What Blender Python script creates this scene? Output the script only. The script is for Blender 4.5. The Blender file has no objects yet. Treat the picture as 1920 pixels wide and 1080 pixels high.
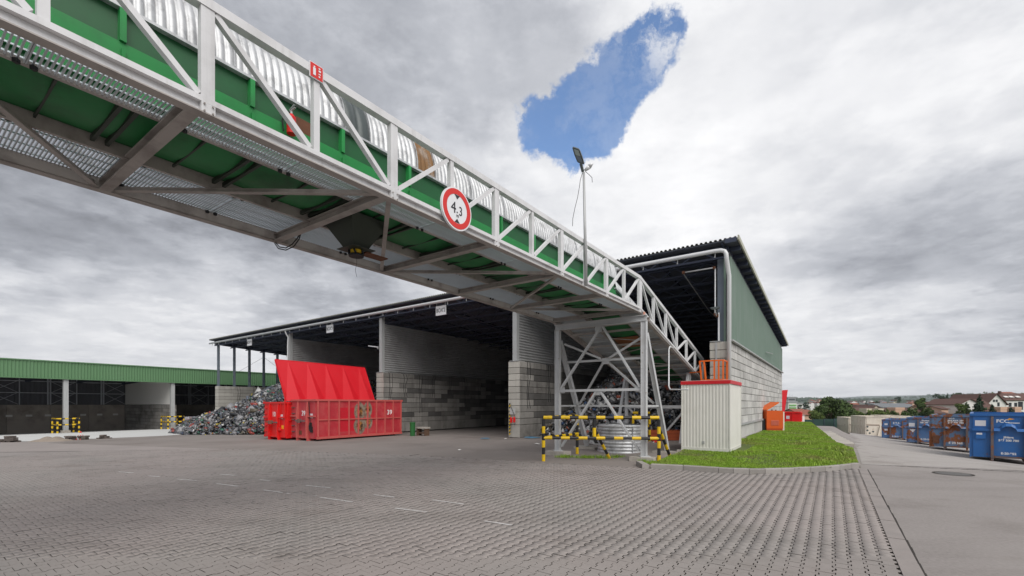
import bpy, math, random
import numpy as np
from mathutils import Vector, Matrix, noise as mnoise
R = math.radians
random.seed(7); rng = np.random.default_rng(7)
scn = bpy.context.scene
COL = scn.collection

# ------------------------------------------------------------------ camera
F, CX, HZ, EYE = 845.0, 960.0, 758.0, 1.6
cam_d = bpy.data.cameras.new('camera'); cam = bpy.data.objects.new('camera', cam_d); COL.objects.link(cam)
cam.location = (0, 0, EYE); cam.rotation_euler = (R(90), 0, 0)
cam_d.sensor_width = 36; cam_d.lens = 36 * F / 1920; cam_d.shift_y = (HZ - 540) / 1920
cam_d.clip_start = 0.05; cam_d.clip_end = 30000
scn.camera = cam
def P(u, v, Y): return Vector(((u - CX) / F * Y, Y, EYE + (HZ - v) / F * Y))
def G(u, v, z=0.0):
    Y = (EYE - z) * F / (v - HZ); return Vector(((u - CX) / F * Y, Y, z))

# ------------------------------------------------------------------ light
scn.view_settings.view_transform = 'Standard'; scn.view_settings.look = 'None'
scn.view_settings.exposure = EXPO = 0.45; scn.view_settings.gamma = 1
scn.view_settings.use_curve_mapping = False
SUN_EL, SUN_AZ = 46, 156          # azimuth clockwise from +Y: behind the camera and to the right
sd = bpy.data.lights.new('sun', 'SUN'); sun = bpy.data.objects.new('sun', sd); COL.objects.link(sun)
sd.energy = 2.3; sd.angle = R(55); sd.color = (1.0, 0.965, 0.92)
sv = Vector((math.sin(R(SUN_AZ)) * math.cos(R(SUN_EL)), math.cos(R(SUN_AZ)) * math.cos(R(SUN_EL)), math.sin(R(SUN_EL))))
sun.rotation_euler = (-sv).to_track_quat('-Z', 'Y').to_euler(); sun.location = (0, 0, 60)

class NT:
    def __init__(s, tree): s.t = tree; s.n = tree.nodes; s.l = tree.links; s.n.clear()
    def add(s, typ, **kw):
        n = s.n.new(typ)
        for k, v in kw.items(): setattr(n, k, v)
        return n
    def put(s, sock, v):
        if isinstance(v, bpy.types.NodeSocket): s.l.new(v, sock)
        elif v is not None: sock.default_value = v
    def math(s, op, a, b=None, c=None, clamp=False):
        n = s.add('ShaderNodeMath', operation=op, use_clamp=clamp)
        for i, v in enumerate((a, b, c)):
            if v is not None: s.put(n.inputs[i], v)
        return n.outputs[0]
    def vmath(s, op, a, b=None):
        n = s.add('ShaderNodeVectorMath', operation=op)
        s.put(n.inputs[0], a)
        if b is not None: s.put(n.inputs[3] if op == 'SCALE' else n.inputs[1], b)
        return n.outputs['Value'] if op in ('DISTANCE', 'LENGTH', 'DOT_PRODUCT') else n.outputs[0]
    def noise(s, vec, scale, detail=4, rough=.55, col=False, dist=0.0):
        n = s.add('ShaderNodeTexNoise'); s.put(n.inputs['Vector'], vec)
        n.inputs['Scale'].default_value = scale; n.inputs['Detail'].default_value = detail
        n.inputs['Roughness'].default_value = rough; n.inputs['Distortion'].default_value = dist
        return n.outputs['Color' if col else 'Fac']
    def ramp(s, f, lo, hi, a=0.0, b=1.0, smooth=True):
        n = s.add('ShaderNodeMapRange', interpolation_type='SMOOTHSTEP' if smooth else 'LINEAR')
        s.put(n.inputs[0], f)
        for i, v in enumerate((lo, hi, a, b)): n.inputs[i + 1].default_value = v
        return n.outputs[0]
    def mix(s, f, a, b, mode='MIX'):
        n = s.add('ShaderNodeMix', data_type='RGBA', blend_type=mode)
        s.put(n.inputs[0], f)
        for i, v in ((6, a), (7, b)):
            if isinstance(v, (tuple, list)): v = tuple(v)[:3] + (1,)
            s.put(n.inputs[i], v)
        return n.outputs[2]

def lin(c): c /= 255; return c / 12.92 if c <= .04045 else ((c + .055) / 1.055) ** 2.4
def world():
    w = bpy.data.worlds.new('World'); scn.world = w; w.use_nodes = True; N = NT(w.node_tree)
    gen = N.add('ShaderNodeTexCoord').outputs['Generated']
    sky = N.add('ShaderNodeTexSky', sky_type='NISHITA'); sky.sun_disc = False
    sky.sun_elevation = R(SUN_EL); sky.sun_rotation = R(SUN_AZ); sky.altitude = 500; sky.air_density = 1.0; sky.dust_density = 0.2; sky.ozone_density = 3.5
    b1 = N.add('ShaderNodeBackground'); N.put(b1.inputs[0], sky.outputs[0]); b1.inputs[1].default_value = .15
    def D(u, v): return Vector(((u - CX) / F, 1, (HZ - v) / F)).normalized()
    # cloud deck coordinates: a flat layer overhead, so the cloud bodies shrink towards the horizon
    sp = N.add('ShaderNodeSeparateXYZ'); N.put(sp.inputs[0], gen)
    den = N.math('ADD', N.math('MAXIMUM', sp.outputs[2], 0.0), 0.16)
    cb = N.add('ShaderNodeCombineXYZ')
    N.put(cb.inputs[0], N.math('DIVIDE', sp.outputs[0], den)); N.put(cb.inputs[1], N.math('DIVIDE', sp.outputs[1], den))
    N.put(cb.inputs[2], N.math('MULTIPLY', sp.outputs[2], 1.5))
    deck = cb.outputs[0]
    big = N.noise(deck, 1.5, 7, .55, col=True)
    warp = N.vmath('SCALE', N.vmath('SUBTRACT', big, (.5, .5, .5)), .22)
    fine = N.noise(gen, 7.0, 9, .62, col=True)
    warp2 = N.vmath('ADD', warp, N.vmath('SCALE', N.vmath('SUBTRACT', fine, (.5, .5, .5)), .10))
    d = N.vmath('ADD', gen, warp2)
    pts = [(330, 30, 200, .22), (640, 90, 190, .17), (820, 60, 197, .16), (985, 60, 216, .09), (900, 190, 208, .10), (1010, 330, 236, .09), (760, 260, 200, .12), (880, 400, 222, .10),
           (130, 380, 146, .13), (330, 430, 146, .12), (520, 480, 156, .10), (30, 470, 168, .09), (650, 500, 172, .09), (250, 575, 248, .11), (60, 610, 240, .11),
           (420, 590, 242, .11), (640, 560, 206, .10), (330, 640, 228, .10), (120, 650, 236, .09), (170, 550, 230, .07), (520, 560, 196, .06),
           (1290, 130, 240, .12), (1300, 300, 252, .16), (1150, 390, 248, .12), (1480, 330, 244, .14), (1500, 80, 240, .16), (1700, 60, 234, .16), (1880, 40, 240, .16),
           (1850, 230, 224, .12), (1650, 250, 232, .12), (1560, 400, 226, .08), (1640, 430, 180, .08), (1800, 400, 170, .09), (1900, 440, 176, .08), (1560, 500, 206, .06), (1700, 530, 180, .07),
           (1860, 520, 224, .07), (1880, 590, 174, .05), (1600, 600, 228, .07), (1750, 620, 226, .07), (1550, 660, 240, .08), (1800, 690, 240, .08), (1650, 730, 242, .08), (900, 600, 226, .12), (200, 730, 228, .1)]
    sw, sl = None, None; KX = 2 ** EXPO
    for u, v, L, sg in pts:
        q = N.math('DIVIDE', N.vmath('DISTANCE', d, tuple(D(u, v))), sg)
        wgt = N.math('EXPONENT', N.math('MULTIPLY', N.math('MULTIPLY', q, q), -1.0))
        wl = N.math('MULTIPLY', wgt, lin(L) / KX)
        sw = wgt if sw is None else N.math('ADD', sw, wgt)
        sl = wl if sl is None else N.math('ADD', sl, wl)
    sw = N.math('ADD', sw, .02); sl = N.math('ADD', sl, .02 * .58 / KX)
    L = N.math('DIVIDE', sl, sw)
    bill = N.noise(deck, 3.2, 8, .6)
    bill2 = N.noise(gen, 9.0, 8, .6)
    bb = N.math('ADD', N.math('MULTIPLY', N.math('SUBTRACT', bill, .5), .70), N.math('MULTIPLY', N.math('SUBTRACT', bill2, .5), .50))
    bb = N.math('MULTIPLY', bb, N.ramp(L, .25, .68, 1.1, .32))
    Lm = N.math('MULTIPLY', L, N.math('ADD', 1.0, bb))
    puff = N.ramp(N.noise(N.vmath('ADD', deck, (3.1, 1.7, .4)), 2.3, 11, .60), .47, .60, -.5, .5)
    puff2 = N.ramp(N.noise(N.vmath('ADD', deck, (7.4, 2.2, 1.3)), 5.2, 10, .62), .46, .62, -.5, .5)
    pf = N.math('ADD', N.math('MULTIPLY', puff, .16), N.math('MULTIPLY', puff2, .10))
    Lm = N.math('MULTIPLY', Lm, N.math('ADD', 1.06, N.math('MULTIPLY', pf, N.ramp(L, .40, .72, 1.3, .30))))
    Lm = N.math('MINIMUM', Lm, 1.05 / KX)
    Lm = N.math('SUBTRACT', Lm, N.math('MULTIPLY', N.ramp(N.noise(deck, 5.0, 9, .62), .45, .75), .07))
    tint = N.mix(N.ramp(Lm, .2, .8), (.93, .97, 1.08), (1.0, 1.0, 1.012))
    ccol = N.mix(1.0, tint, Lm, 'MULTIPLY')
    b2 = N.add('ShaderNodeBackground'); N.put(b2.inputs[0], ccol); b2.inputs[1].default_value = 1.0
    holes = [(1065, 240, .070), (1120, 215, .072), (1160, 150, .055), (1200, 100, .048), (1015, 225, .045), (1145, 262, .045), (1228, 52, .032), (1090, 185, .045), (1110, 265, .05)]
    hs = None
    wv = N.vmath('ADD', gen, N.vmath('ADD', N.vmath('SCALE', N.vmath('SUBTRACT', N.noise(gen, 5.0, 10, .66, col=True), (.5, .5, .5)), .19), N.vmath('SCALE', warp, .08)))
    for u, v, sg in holes:
        q = N.math('DIVIDE', N.vmath('DISTANCE', wv, tuple(D(u, v))), sg)
        h = N.math('EXPONENT', N.math('MULTIPLY', N.math('MULTIPLY', q, q), -1.0))
        hs = h if hs is None else N.math('ADD', hs, h)
    hs = N.math('ADD', hs, N.math('MULTIPLY', N.math('SUBTRACT', N.noise(gen, 16.0, 10, .7), .5), 1.0))
    m = N.ramp(hs, .55, 1.0)
    wisp = N.ramp(N.noise(wv, 9.0, 10, .70), .42, .60)
    low = N.ramp(N.vmath('DISTANCE', gen, tuple(D(1090, 245))), .10, .20)
    m = N.math('MULTIPLY', m, N.math('SUBTRACT', 1.0, N.math('MULTIPLY', wisp, N.math('ADD', N.math('MULTIPLY', low, .80), .12))))
    mx = N.add('ShaderNodeMixShader'); N.put(mx.inputs[0], m)
    N.l.new(b2.outputs[0], mx.inputs[1]); N.l.new(b1.outputs[0], mx.inputs[2])
    out = N.add('ShaderNodeOutputWorld'); N.l.new(mx.outputs[0], out.inputs[0])
    w.cycles.sampling_method = 'MANUAL'; w.cycles.sample_map_resolution = 512
world()

# ------------------------------------------------------------------ materials
MATS = {}
def mat(name, col, rough=.6, metal=0.0, var=.12, vs=2.0, grain=.06, gs=60.0, bump=0.0, bs=40.0, rust=0.0, rs=3.0,
        rcol=(.12, .045, .02), dirt=0.0, ds=1.2, dcol=(.06, .055, .05), objrand=0.0, island=0.0, streak=0.0, spec=.4, tint2=None, stain=0.0):
    m = bpy.data.materials.new(name); m.use_nodes = True; N = NT(m.node_tree)
    bs_ = N.add('ShaderNodeBsdfPrincipled'); out = N.add('ShaderNodeOutputMaterial'); N.l.new(bs_.outputs[0], out.inputs[0])
    geo = N.add('ShaderNodeNewGeometry'); pos = geo.outputs['Position']
    c = tuple(col) + (1,)
    n1 = N.noise(pos, vs, 5, .6)
    f = N.math('ADD', 1.0, N.math('MULTIPLY', N.math('SUBTRACT', n1, .5), var * 2))
    if grain: f = N.math('ADD', f, N.math('MULTIPLY', N.math('SUBTRACT', N.noise(pos, gs, 3, .6), .5), grain * 2))
    if objrand:
        oi = N.add('ShaderNodeObjectInfo').outputs['Random']
        f = N.math('ADD', f, N.math('MULTIPLY', N.math('SUBTRACT', oi, .5), objrand * 2))
    if island:
        f = N.math('ADD', f, N.math('MULTIPLY', N.math('SUBTRACT', geo.outputs['Random Per Island'], .5), island * 2))
    base = c
    if tint2: base = N.mix(N.ramp(N.noise(pos, vs * .6, 3, .5), .42, .6), tuple(col), tint2)
    colr = N.mix(1.0, base, f, 'MULTIPLY')
    rgh = rough
    if dirt:
        dn = N.ramp(N.noise(pos, ds, 6, .65), .45, .72, 0, dirt)
        colr = N.mix(dn, colr, dcol)
    if stain:
        sn = N.ramp(N.noise(pos, .55, 7, .68), .52, .66, 0, stain); colr = N.mix(1.0, colr, N.mix(sn, (1, 1, 1), (.72, .70, .68)), 'MULTIPLY')
        mp2 = N.add('ShaderNodeMapping'); N.put(mp2.inputs[0], pos); mp2.inputs['Rotation'].default_value = (0, 0, .45); mp2.inputs['Scale'].default_value = (.16, 1.5, 1)
        tn = N.ramp(N.noise(mp2.outputs[0], 1.0, 4, .55), .50, .66, 0, stain * .8); colr = N.mix(1.0, colr, N.mix(tn, (1, 1, 1), (.80, .79, .78)), 'MULTIPLY')
        sp_ = N.ramp(N.noise(pos, 2.6, 3, .5), .73, .77, 0, stain); colr = N.mix(1.0, colr, N.mix(sp_, (1, 1, 1), (.55, .53, .51)), 'MULTIPLY')
    if streak:
        mp = N.add('ShaderNodeMapping'); N.put(mp.inputs[0], pos); mp.inputs['Scale'].default_value = (7, 7, .35)
        stn = N.ramp(N.noise(mp.outputs[0], 1.0, 4, .6), .5, .75, 0, streak)
        colr = N.mix(stn, colr, dcol)
    if rust:
        rn = N.noise(pos, rs, 9, .68)
        rm = N.ramp(rn, .66 - rust * .3, .72 - rust * .3)
        rc = N.mix(N.noise(pos, rs * 5, 4), rcol, tuple(x * 2.6 for x in rcol))
        colr = N.mix(rm, colr, rc); rgh = N.ramp(rm, 0, 1, rough, .9)
        N.put(bs_.inputs['Metallic'], N.ramp(rm, 0, 1, metal, 0))
    else: bs_.inputs['Metallic'].default_value = metal
    N.put(bs_.inputs['Base Color'], colr); N.put(bs_.inputs['Roughness'], rgh)
    bs_.inputs['Specular IOR Level'].default_value = spec
    if bump:
        b = N.add('ShaderNodeBump'); b.inputs['Strength'].default_value = bump; b.inputs['Distance'].default_value = .01
        N.put(b.inputs['Height'], N.noise(pos, bs, 6, .65)); N.l.new(b.outputs[0], bs_.inputs['Normal'])
    m['nt'] = 1
    MATS[name] = m; return m

M_white = mat('bridge_paint', (.66, .66, .67), .5, 0, .07, 1.2, .03, 40, dirt=.30, ds=1.7, dcol=(.27, .26, .25), streak=.25)
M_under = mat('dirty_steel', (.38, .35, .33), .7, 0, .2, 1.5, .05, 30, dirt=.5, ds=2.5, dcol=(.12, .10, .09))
M_tower = mat('tower_paint', (.52, .53, .54), .5, 0, .08, 1.5, .04, 40, dirt=.3, ds=2.2, dcol=(.3, .29, .27), rust=.05, rs=5)
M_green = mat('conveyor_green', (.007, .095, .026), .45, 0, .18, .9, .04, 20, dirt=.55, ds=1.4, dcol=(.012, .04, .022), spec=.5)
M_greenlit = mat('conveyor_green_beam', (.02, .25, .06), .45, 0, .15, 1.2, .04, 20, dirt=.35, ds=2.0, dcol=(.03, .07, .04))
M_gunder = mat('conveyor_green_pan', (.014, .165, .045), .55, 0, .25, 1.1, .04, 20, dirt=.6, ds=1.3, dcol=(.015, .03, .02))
M_galv = mat('galvanised_sheet', (.52, .53, .54), .45, .35, .12, 3, .05, 30, dirt=.65, ds=5, dcol=(.14, .14, .14), streak=.3)
M_galv2 = mat('galvanised_grating', (.50, .54, .57), .4, .5, .10, 3, .05, 30)
M_rustcov = mat('rusty_cover', (.20, .105, .04), .7, .1, .3, 4, .1, 40, dirt=.5, ds=6, dcol=(.45, .44, .42))
M_dkgrey = mat('dark_grey_panel', (.07, .085, .085), .4, .1, .2, 2, .05, 30)
M_hopper_ribshade = mat('hopper_paint_rib_shade', (.028, .036, .026), .55, .1, .25, 3, .08, 40, dirt=.3, dcol=(.02, .02, .02))  # dark paint of the chute; doubles as painted shade on the pan ribs
M_black = mat('black_rubber', (.012, .012, .013), .6, 0, .2, 4)
M_rustm = mat('rusty_metal', (.13, .055, .03), .85, 0, .35, 6, .2, 50)
M_yel = mat('yellow_paint', (.72, .47, .01), .45, 0, .12, 5, .05, 50, dirt=.25, ds=8, dcol=(.2, .13, .05))
M_blk = mat('black_paint', (.02, .02, .022), .45, 0, .2, 5, .05, 50)
M_red = mat('lid_red', (.62, .012, .022), .42, 0, .08, 1.0, .03, 30, dirt=.12, ds=2, dcol=(.5, .05, .05))
M_red10 = mat('bright_red_paint', (.68, .014, .014), .4, 0, .08, 1.5, .03, 30, dirt=.15, ds=3, dcol=(.3, .03, .02), rust=.04, rs=5)
M_redtrim = mat('red_trim', (.55, .012, .02), .45)
M_orange = mat('orange_paint', (.72, .13, .012), .45, 0, .1, 2, .04, 30, dirt=.15, ds=4, dcol=(.3, .08, .03))
M_booth = mat('booth_cream', (.66, .65, .60), .5, 0, .04, 1, .02, 30, dirt=.15, ds=2.5, dcol=(.42, .40, .34), streak=.2)
M_block = mat('concrete_block', (.40, .385, .35), .9, 0, .16, 1.3, .10, 45, bump=.35, bs=55, dirt=.35, ds=.9, dcol=(.17, .16, .15), objrand=.12, streak=.35)
M_blockd = mat('soiled_concrete_block', (.27, .258, .24), .9, 0, .2, 1.1, .10, 45, bump=.35, bs=55, dirt=.7, ds=.7, dcol=(.09, .082, .075), objrand=.28, streak=.5)
M_blockdd = mat('sooty_concrete_block', (.125, .12, .115), .9, 0, .25, 1.1, .10, 45, bump=.35, bs=55, dirt=.6, ds=.8, dcol=(.06, .055, .05), objrand=.25, streak=.3)
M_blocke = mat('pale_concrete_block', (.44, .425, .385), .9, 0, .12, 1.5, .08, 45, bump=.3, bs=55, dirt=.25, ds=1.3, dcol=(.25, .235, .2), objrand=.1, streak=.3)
M_blockw = mat('weathered_side_block', (.50, .49, .47), .9, 0, .14, 1.5, .08, 45, bump=.3, bs=55, dirt=.4, ds=1.6, dcol=(.2, .19, .18), objrand=.14, streak=.45)
M_core = mat('wall_core', (.05, .048, .045), .95)
M_clad = mat('grey_cladding', (.40, .40, .40), .5, .15, .10, .6, .03, 20, dirt=.4, ds=.5, dcol=(.13, .125, .12))
M_cladd = mat('shade_dark_cladding', (.09, .093, .10), .7, 0, .2, .8)  # darkness of the deep bays put into the cladding colour
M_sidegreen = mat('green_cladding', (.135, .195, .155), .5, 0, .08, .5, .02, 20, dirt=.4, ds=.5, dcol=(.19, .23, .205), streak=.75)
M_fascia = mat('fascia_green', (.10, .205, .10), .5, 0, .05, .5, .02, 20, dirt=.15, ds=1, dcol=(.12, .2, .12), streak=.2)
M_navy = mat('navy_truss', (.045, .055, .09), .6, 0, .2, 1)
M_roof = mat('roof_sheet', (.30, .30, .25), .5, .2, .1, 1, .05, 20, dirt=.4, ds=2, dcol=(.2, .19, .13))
M_roofu = mat('roof_underside_shade', (.07, .078, .10), .7, 0, .2, 1)  # interior shade painted in: lining kept dark so the bays read unlit
M_post = mat('post_grey', (.42, .43, .43), .5, .2, .08, 2, streak=.25, dirt=.2, dcol=(.25, .25, .24))
M_pipe = mat('white_pipe', (.68, .69, .70), .35, .1, .05, 2)
M_colm = mat('column_bluegrey', (.17, .20, .24), .5, .2, .1, 2)
M_paver = mat('paver_concrete', (.275, .243, .228), .88, 0, .16, .35, .07, 70, bump=.15, bs=120, dirt=.35, ds=.45, dcol=(.18, .172, .165), island=.035, stain=.55, tint2=(.262, .240, .224))
M_paverfar = mat('paver_concrete_far', (.262, .232, .218), .88, 0, .16, .35, .12, 8, bump=.2, bs=60, dirt=.22, ds=.4, dcol=(.17, .16, .155))
M_joint = mat('paving_joint', (.035, .030, .026), .95, 0, .5, 2.5, .3, 60)
M_asph = mat('asphalt', (.245, .222, .210), .9, 0, .16, .5, .30, 26, bump=.5, bs=60, dirt=.5, ds=.35, dcol=(.30, .275, .26), stain=.5)
M_lane = mat('pale_lane_concrete', (.34, .315, .298), .9, 0, .14, .5, .25, 26, bump=.4, bs=60, dirt=.5, ds=.5, dcol=(.25, .232, .22), stain=.6)
M_yard = mat('worn_asphalt', (.215, .190, .175), .9, 0, .25, .4, .16, 50, bump=.5, bs=90, dirt=.55, ds=.3, dcol=(.12, .10, .09))
M_apron = mat('pale_concrete', (.50, .50, .49), .8, 0, .1, .4, .05, 30, dirt=.2, ds=.3, dcol=(.36, .35, .33))
M_strip = mat('edging_concrete', (.262, .234, .220), .9, 0, .12, 3, .12, 50, bump=.3, bs=50, dirt=.4, ds=2, dcol=(.18, .17, .16))
M_kerb = mat('kerb_concrete', (.30, .28, .26), .9, 0, .18, 3, .12, 50, bump=.4, bs=50, dirt=.4, ds=3, dcol=(.16, .14, .12), objrand=.14)
M_slab = mat('slab_concrete', (.40, .37, .33), .9, 0, .15, 2, .1, 50, bump=.3, bs=50, dirt=.4, ds=2.5, dcol=(.22, .2, .17), objrand=.08)
M_paint = mat('road_paint', (.52, .50, .49), .8, 0, .2, 6, .2, 40, dirt=.75, ds=9, dcol=(.26, .23, .22))
M_soil = mat('lawn_soil', (.08, .11, .02), .95, 0, .4, 2, .3, 40, dirt=.5, ds=1.6, dcol=(.10, .085, .04))
M_blade = mat('grass_blade', (.20, .33, .025), .7, 0, .4, .9, .1, 8, island=.3, dirt=.85, ds=.8, dcol=(.25, .23, .075))
M_terr = mat('valley_ground', (.055, .085, .03), .95, 0, .4, .02, .2, .3)
M_hill = mat('far_hill', (.06, .09, .07), .95, 0, .3, .004, .2, .02)
M_leaf = mat('leaf', (.050, .085, .018), .75, 0, .35, 1.2, .2, 6, island=.45)
M_leafd = mat('dark_leaf', (.022, .048, .020), .8, 0, .3, 1, .2, 6, island=.4)
M_leafl = mat('pale_leaf', (.085, .125, .025), .75, 0, .3, 1, .2, 6, island=.4)
M_bark = mat('bark', (.09, .07, .05), .95, 0, .3, 4)
M_hw = mat('house_white', (.68, .67, .64), .8, 0, .05, .5)
M_hp = mat('house_peach', (.55, .36, .26), .8, 0, .08, .5)
M_hpink = mat('house_pink', (.50, .30, .26), .8, 0, .08, .5)
M_hc = mat('house_cream', (.58, .52, .40), .8, 0, .08, .5)
M_hg = mat('house_grey', (.30, .31, .32), .8, 0, .08, .5)
M_rb = mat('roof_brown', (.10, .052, .042), .85, 0, .15, 1, .1, 4)
M_rr = mat('roof_red', (.24, .085, .055), .85, 0, .15, 1, .1, 4)
M_rg = mat('roof_grey', (.15, .16, .17), .7, 0, .15, 1)
M_win = mat('window_dark', (.03, .035, .04), .15, 0, .1, 1)
M_gstripe = mat('green_balcony', (.16, .40, .12), .7)
M_netting = mat('fence_netting', (.018, .050, .042), .8, 0, .2, 1, .1, 30)
M_blue = mat('blue_paint', (.022, .12, .36), .42, 0, .15, 1.5, .05, 30, dirt=.35, ds=2.2, dcol=(.09, .13, .2), rust=.10, rs=2.8, streak=.25)
M_blue2 = mat('faded_blue_paint', (.10, .17, .29), .6, 0, .2, 1.5, .08, 30, dirt=.6, ds=2, dcol=(.20, .20, .20), rust=.62, rs=2.0, streak=.3)
M_blue3 = mat('scuffed_blue_paint', (.07, .16, .35), .55, 0, .2, 1.5, .08, 30, dirt=.6, ds=2, dcol=(.17, .19, .22), rust=.48, rs=1.8, streak=.3)
M_cream = mat('cream_paint', (.68, .62, .53), .6, 0, .1, 1.5, .06, 30, dirt=.3, ds=2, dcol=(.42, .35, .25), rust=.16, rs=3, streak=.3)
M_rustrail = mat('rusty_rail', (.13, .10, .10), .75, 0, .3, 3, .1, 30, rust=.5, rs=4)
M_wtext = mat('white_lettering', (.78, .78, .78), .6, 0, .1, 8, dirt=.2, ds=12, dcol=(.3, .4, .55))
M_btext = mat('black_lettering', (.03, .03, .035), .6)
M_signw = mat('sign_white', (.74, .75, .77), .4, 0, .03, 3)
M_signr = mat('sign_red', (.62, .035, .03), .4, 0, .06, 3)
M_sticker = mat('sticker', (.62, .62, .66), .5, 0, .1, 30)
M_stickero = mat('orange_sticker', (.8, .35, .02), .5)
M_verge = mat('verge_trim', (.44, .44, .36), .6, 0, .1, 2)
M_lampg = mat('lamp_grey', (.10, .115, .115), .4, .2, .1, 5)
M_lens = mat('lamp_lens', (.30, .35, .34), .2, 0, .05, 5)
M_bin = mat('bin_green', (.02, .12, .03), .5)
M_wood = mat('wood', (.12, .07, .045), .8, 0, .2, 4)
M_sand = mat('sand', (.24, .20, .165), .95, 0, .15, 3, .15, 30, bump=.5, bs=40)
M_pvst = mat('stacked_paver', (.12, .10, .09), .9, 0, .2, 5, objrand=.25)
M_bluesh = mat('blue_film', (.08, .22, .35), .5)
M_manh = mat('iron_cover', (.11, .105, .10), .7, .3, .2, 8)

def island_mat(name, cols, rough=.7):
    m = bpy.data.materials.new(name); m.use_nodes = True; N = NT(m.node_tree)
    b = N.add('ShaderNodeBsdfPrincipled'); o = N.add('ShaderNodeOutputMaterial'); N.l.new(b.outputs[0], o.inputs[0])
    g = N.add('ShaderNodeNewGeometry'); r = N.add('ShaderNodeValToRGB'); r.color_ramp.interpolation = 'CONSTANT'
    N.put(r.inputs[0], g.outputs['Random Per Island'])
    e = r.color_ramp.elements; tot = sum(w for _, w in cols); acc = 0
    for i, (c, w) in enumerate(cols):
        el = e[i] if i < 2 else e.new(acc / tot)
        el.position = acc / tot; el.color = tuple(c) + (1,); acc += w
    n = N.noise(g.outputs['Position'], 9, 4, .6)
    N.put(b.inputs['Base Color'], N.mix(1.0, r.outputs[0], N.ramp(n, .25, .8, .55, 1.25), 'MULTIPLY'))
    b.inputs['Roughness'].default_value = rough
    return m
M_scrap = island_mat('scrap_plastic', [((.025, .026, .03), 9), ((.07, .072, .08), 10), ((.16, .16, .17), 9), ((.28, .28, .29), 7), ((.50, .50, .49), 3),
    ((.10, .085, .06), 3), ((.04, .055, .10), 2), ((.03, .12, .08), 1.2), ((.35, .16, .05), .9), ((.45, .36, .05), .6), ((.26, .04, .03), .9), ((.11, .13, .16), 5)], .45)
M_scrapd = island_mat('scrap_dark', [((.03, .03, .032), 9), ((.10, .10, .105), 8), ((.24, .24, .25), 7), ((.50, .50, .50), 5), ((.14, .12, .1), 4),
    ((.35, .09, .05), 1.2), ((.05, .10, .22), 1), ((.62, .62, .60), 2)], .5)

# red container 39: faded paint with a fresher rectangle and two burnt ovals (stains with their own shape)
def mat39():
    m = bpy.data.materials.new('faded_red_paint'); m.use_nodes = True; N = NT(m.node_tree)
    b = N.add('ShaderNodeBsdfPrincipled'); o = N.add('ShaderNodeOutputMaterial'); N.l.new(b.outputs[0], o.inputs[0])
    oc = N.add('ShaderNodeTexCoord').outputs['Object']; sp = N.add('ShaderNodeSeparateXYZ'); N.put(sp.inputs[0], oc)
    n = N.noise(oc, 1.8, 5, .6); n2 = N.noise(oc, 6, 6, .65)
    c = N.mix(N.ramp(n, .35, .7), (.42, .022, .035), (.47, .060, .065))
    def box(y0, y1, z0, z1):
        wy = N.math('ADD', sp.outputs[1], N.math('MULTIPLY', N.math('SUBTRACT', n2, .5), .05))
        f = N.math('MULTIPLY', N.math('GREATER_THAN', wy, y0), N.math('LESS_THAN', wy, y1))
        return N.math('MULTIPLY', f, N.math('MULTIPLY', N.math('GREATER_THAN', sp.outputs[2], z0), N.math('LESS_THAN', sp.outputs[2], z1)))
    c = N.mix(box(1.18, 2.2, .42, 1.62), c, (.50, .008, .022))
    c = N.mix(box(2.95, 3.35, .72, 1.72), c, (.46, .02, .03))
    for (cy, cz, ry, rz) in ((2.42, 1.40, .34, .50), (2.92, 1.5, .28, .42), (2.42, .68, .36, .46), (2.95, .85, .28, .36)):
        dy = N.math('DIVIDE', N.math('SUBTRACT', sp.outputs[1], cy), ry); dz = N.math('DIVIDE', N.math('SUBTRACT', sp.outputs[2], cz), rz)
        d = N.math('ADD', N.math('MULTIPLY', dy, dy), N.math('MULTIPLY', dz, dz))
        d = N.math('ADD', d, N.math('MULTIPLY', N.math('SUBTRACT', n2, .5), .7))
        onside = N.math('GREATER_THAN', sp.outputs[0], 2.1)
        c = N.mix(N.math('MULTIPLY', N.ramp(d, 1.1, .8), onside), c, N.mix(N.ramp(n2, .4, .6), (.17, .12, .09), (.26, .21, .16)))
        c = N.mix(N.math('MULTIPLY', N.ramp(d, .42, .15), onside), c, N.mix(N.ramp(n2, .45, .55), (.04, .02, .015), (.38, .15, .03)))
    rn = N.noise(oc, 4, 9, .7); c = N.mix(N.ramp(rn, .66, .72), c, (.14, .05, .03))
    N.put(b.inputs['Base Color'], c); b.inputs['Roughness'].default_value = .55
    return m
M_red39 = mat39()
M_redrib = mat('faded_red_ribs', (.50, .095, .085), .6, 0, .15, 2, .05, 30, rust=.08, rs=5)

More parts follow.
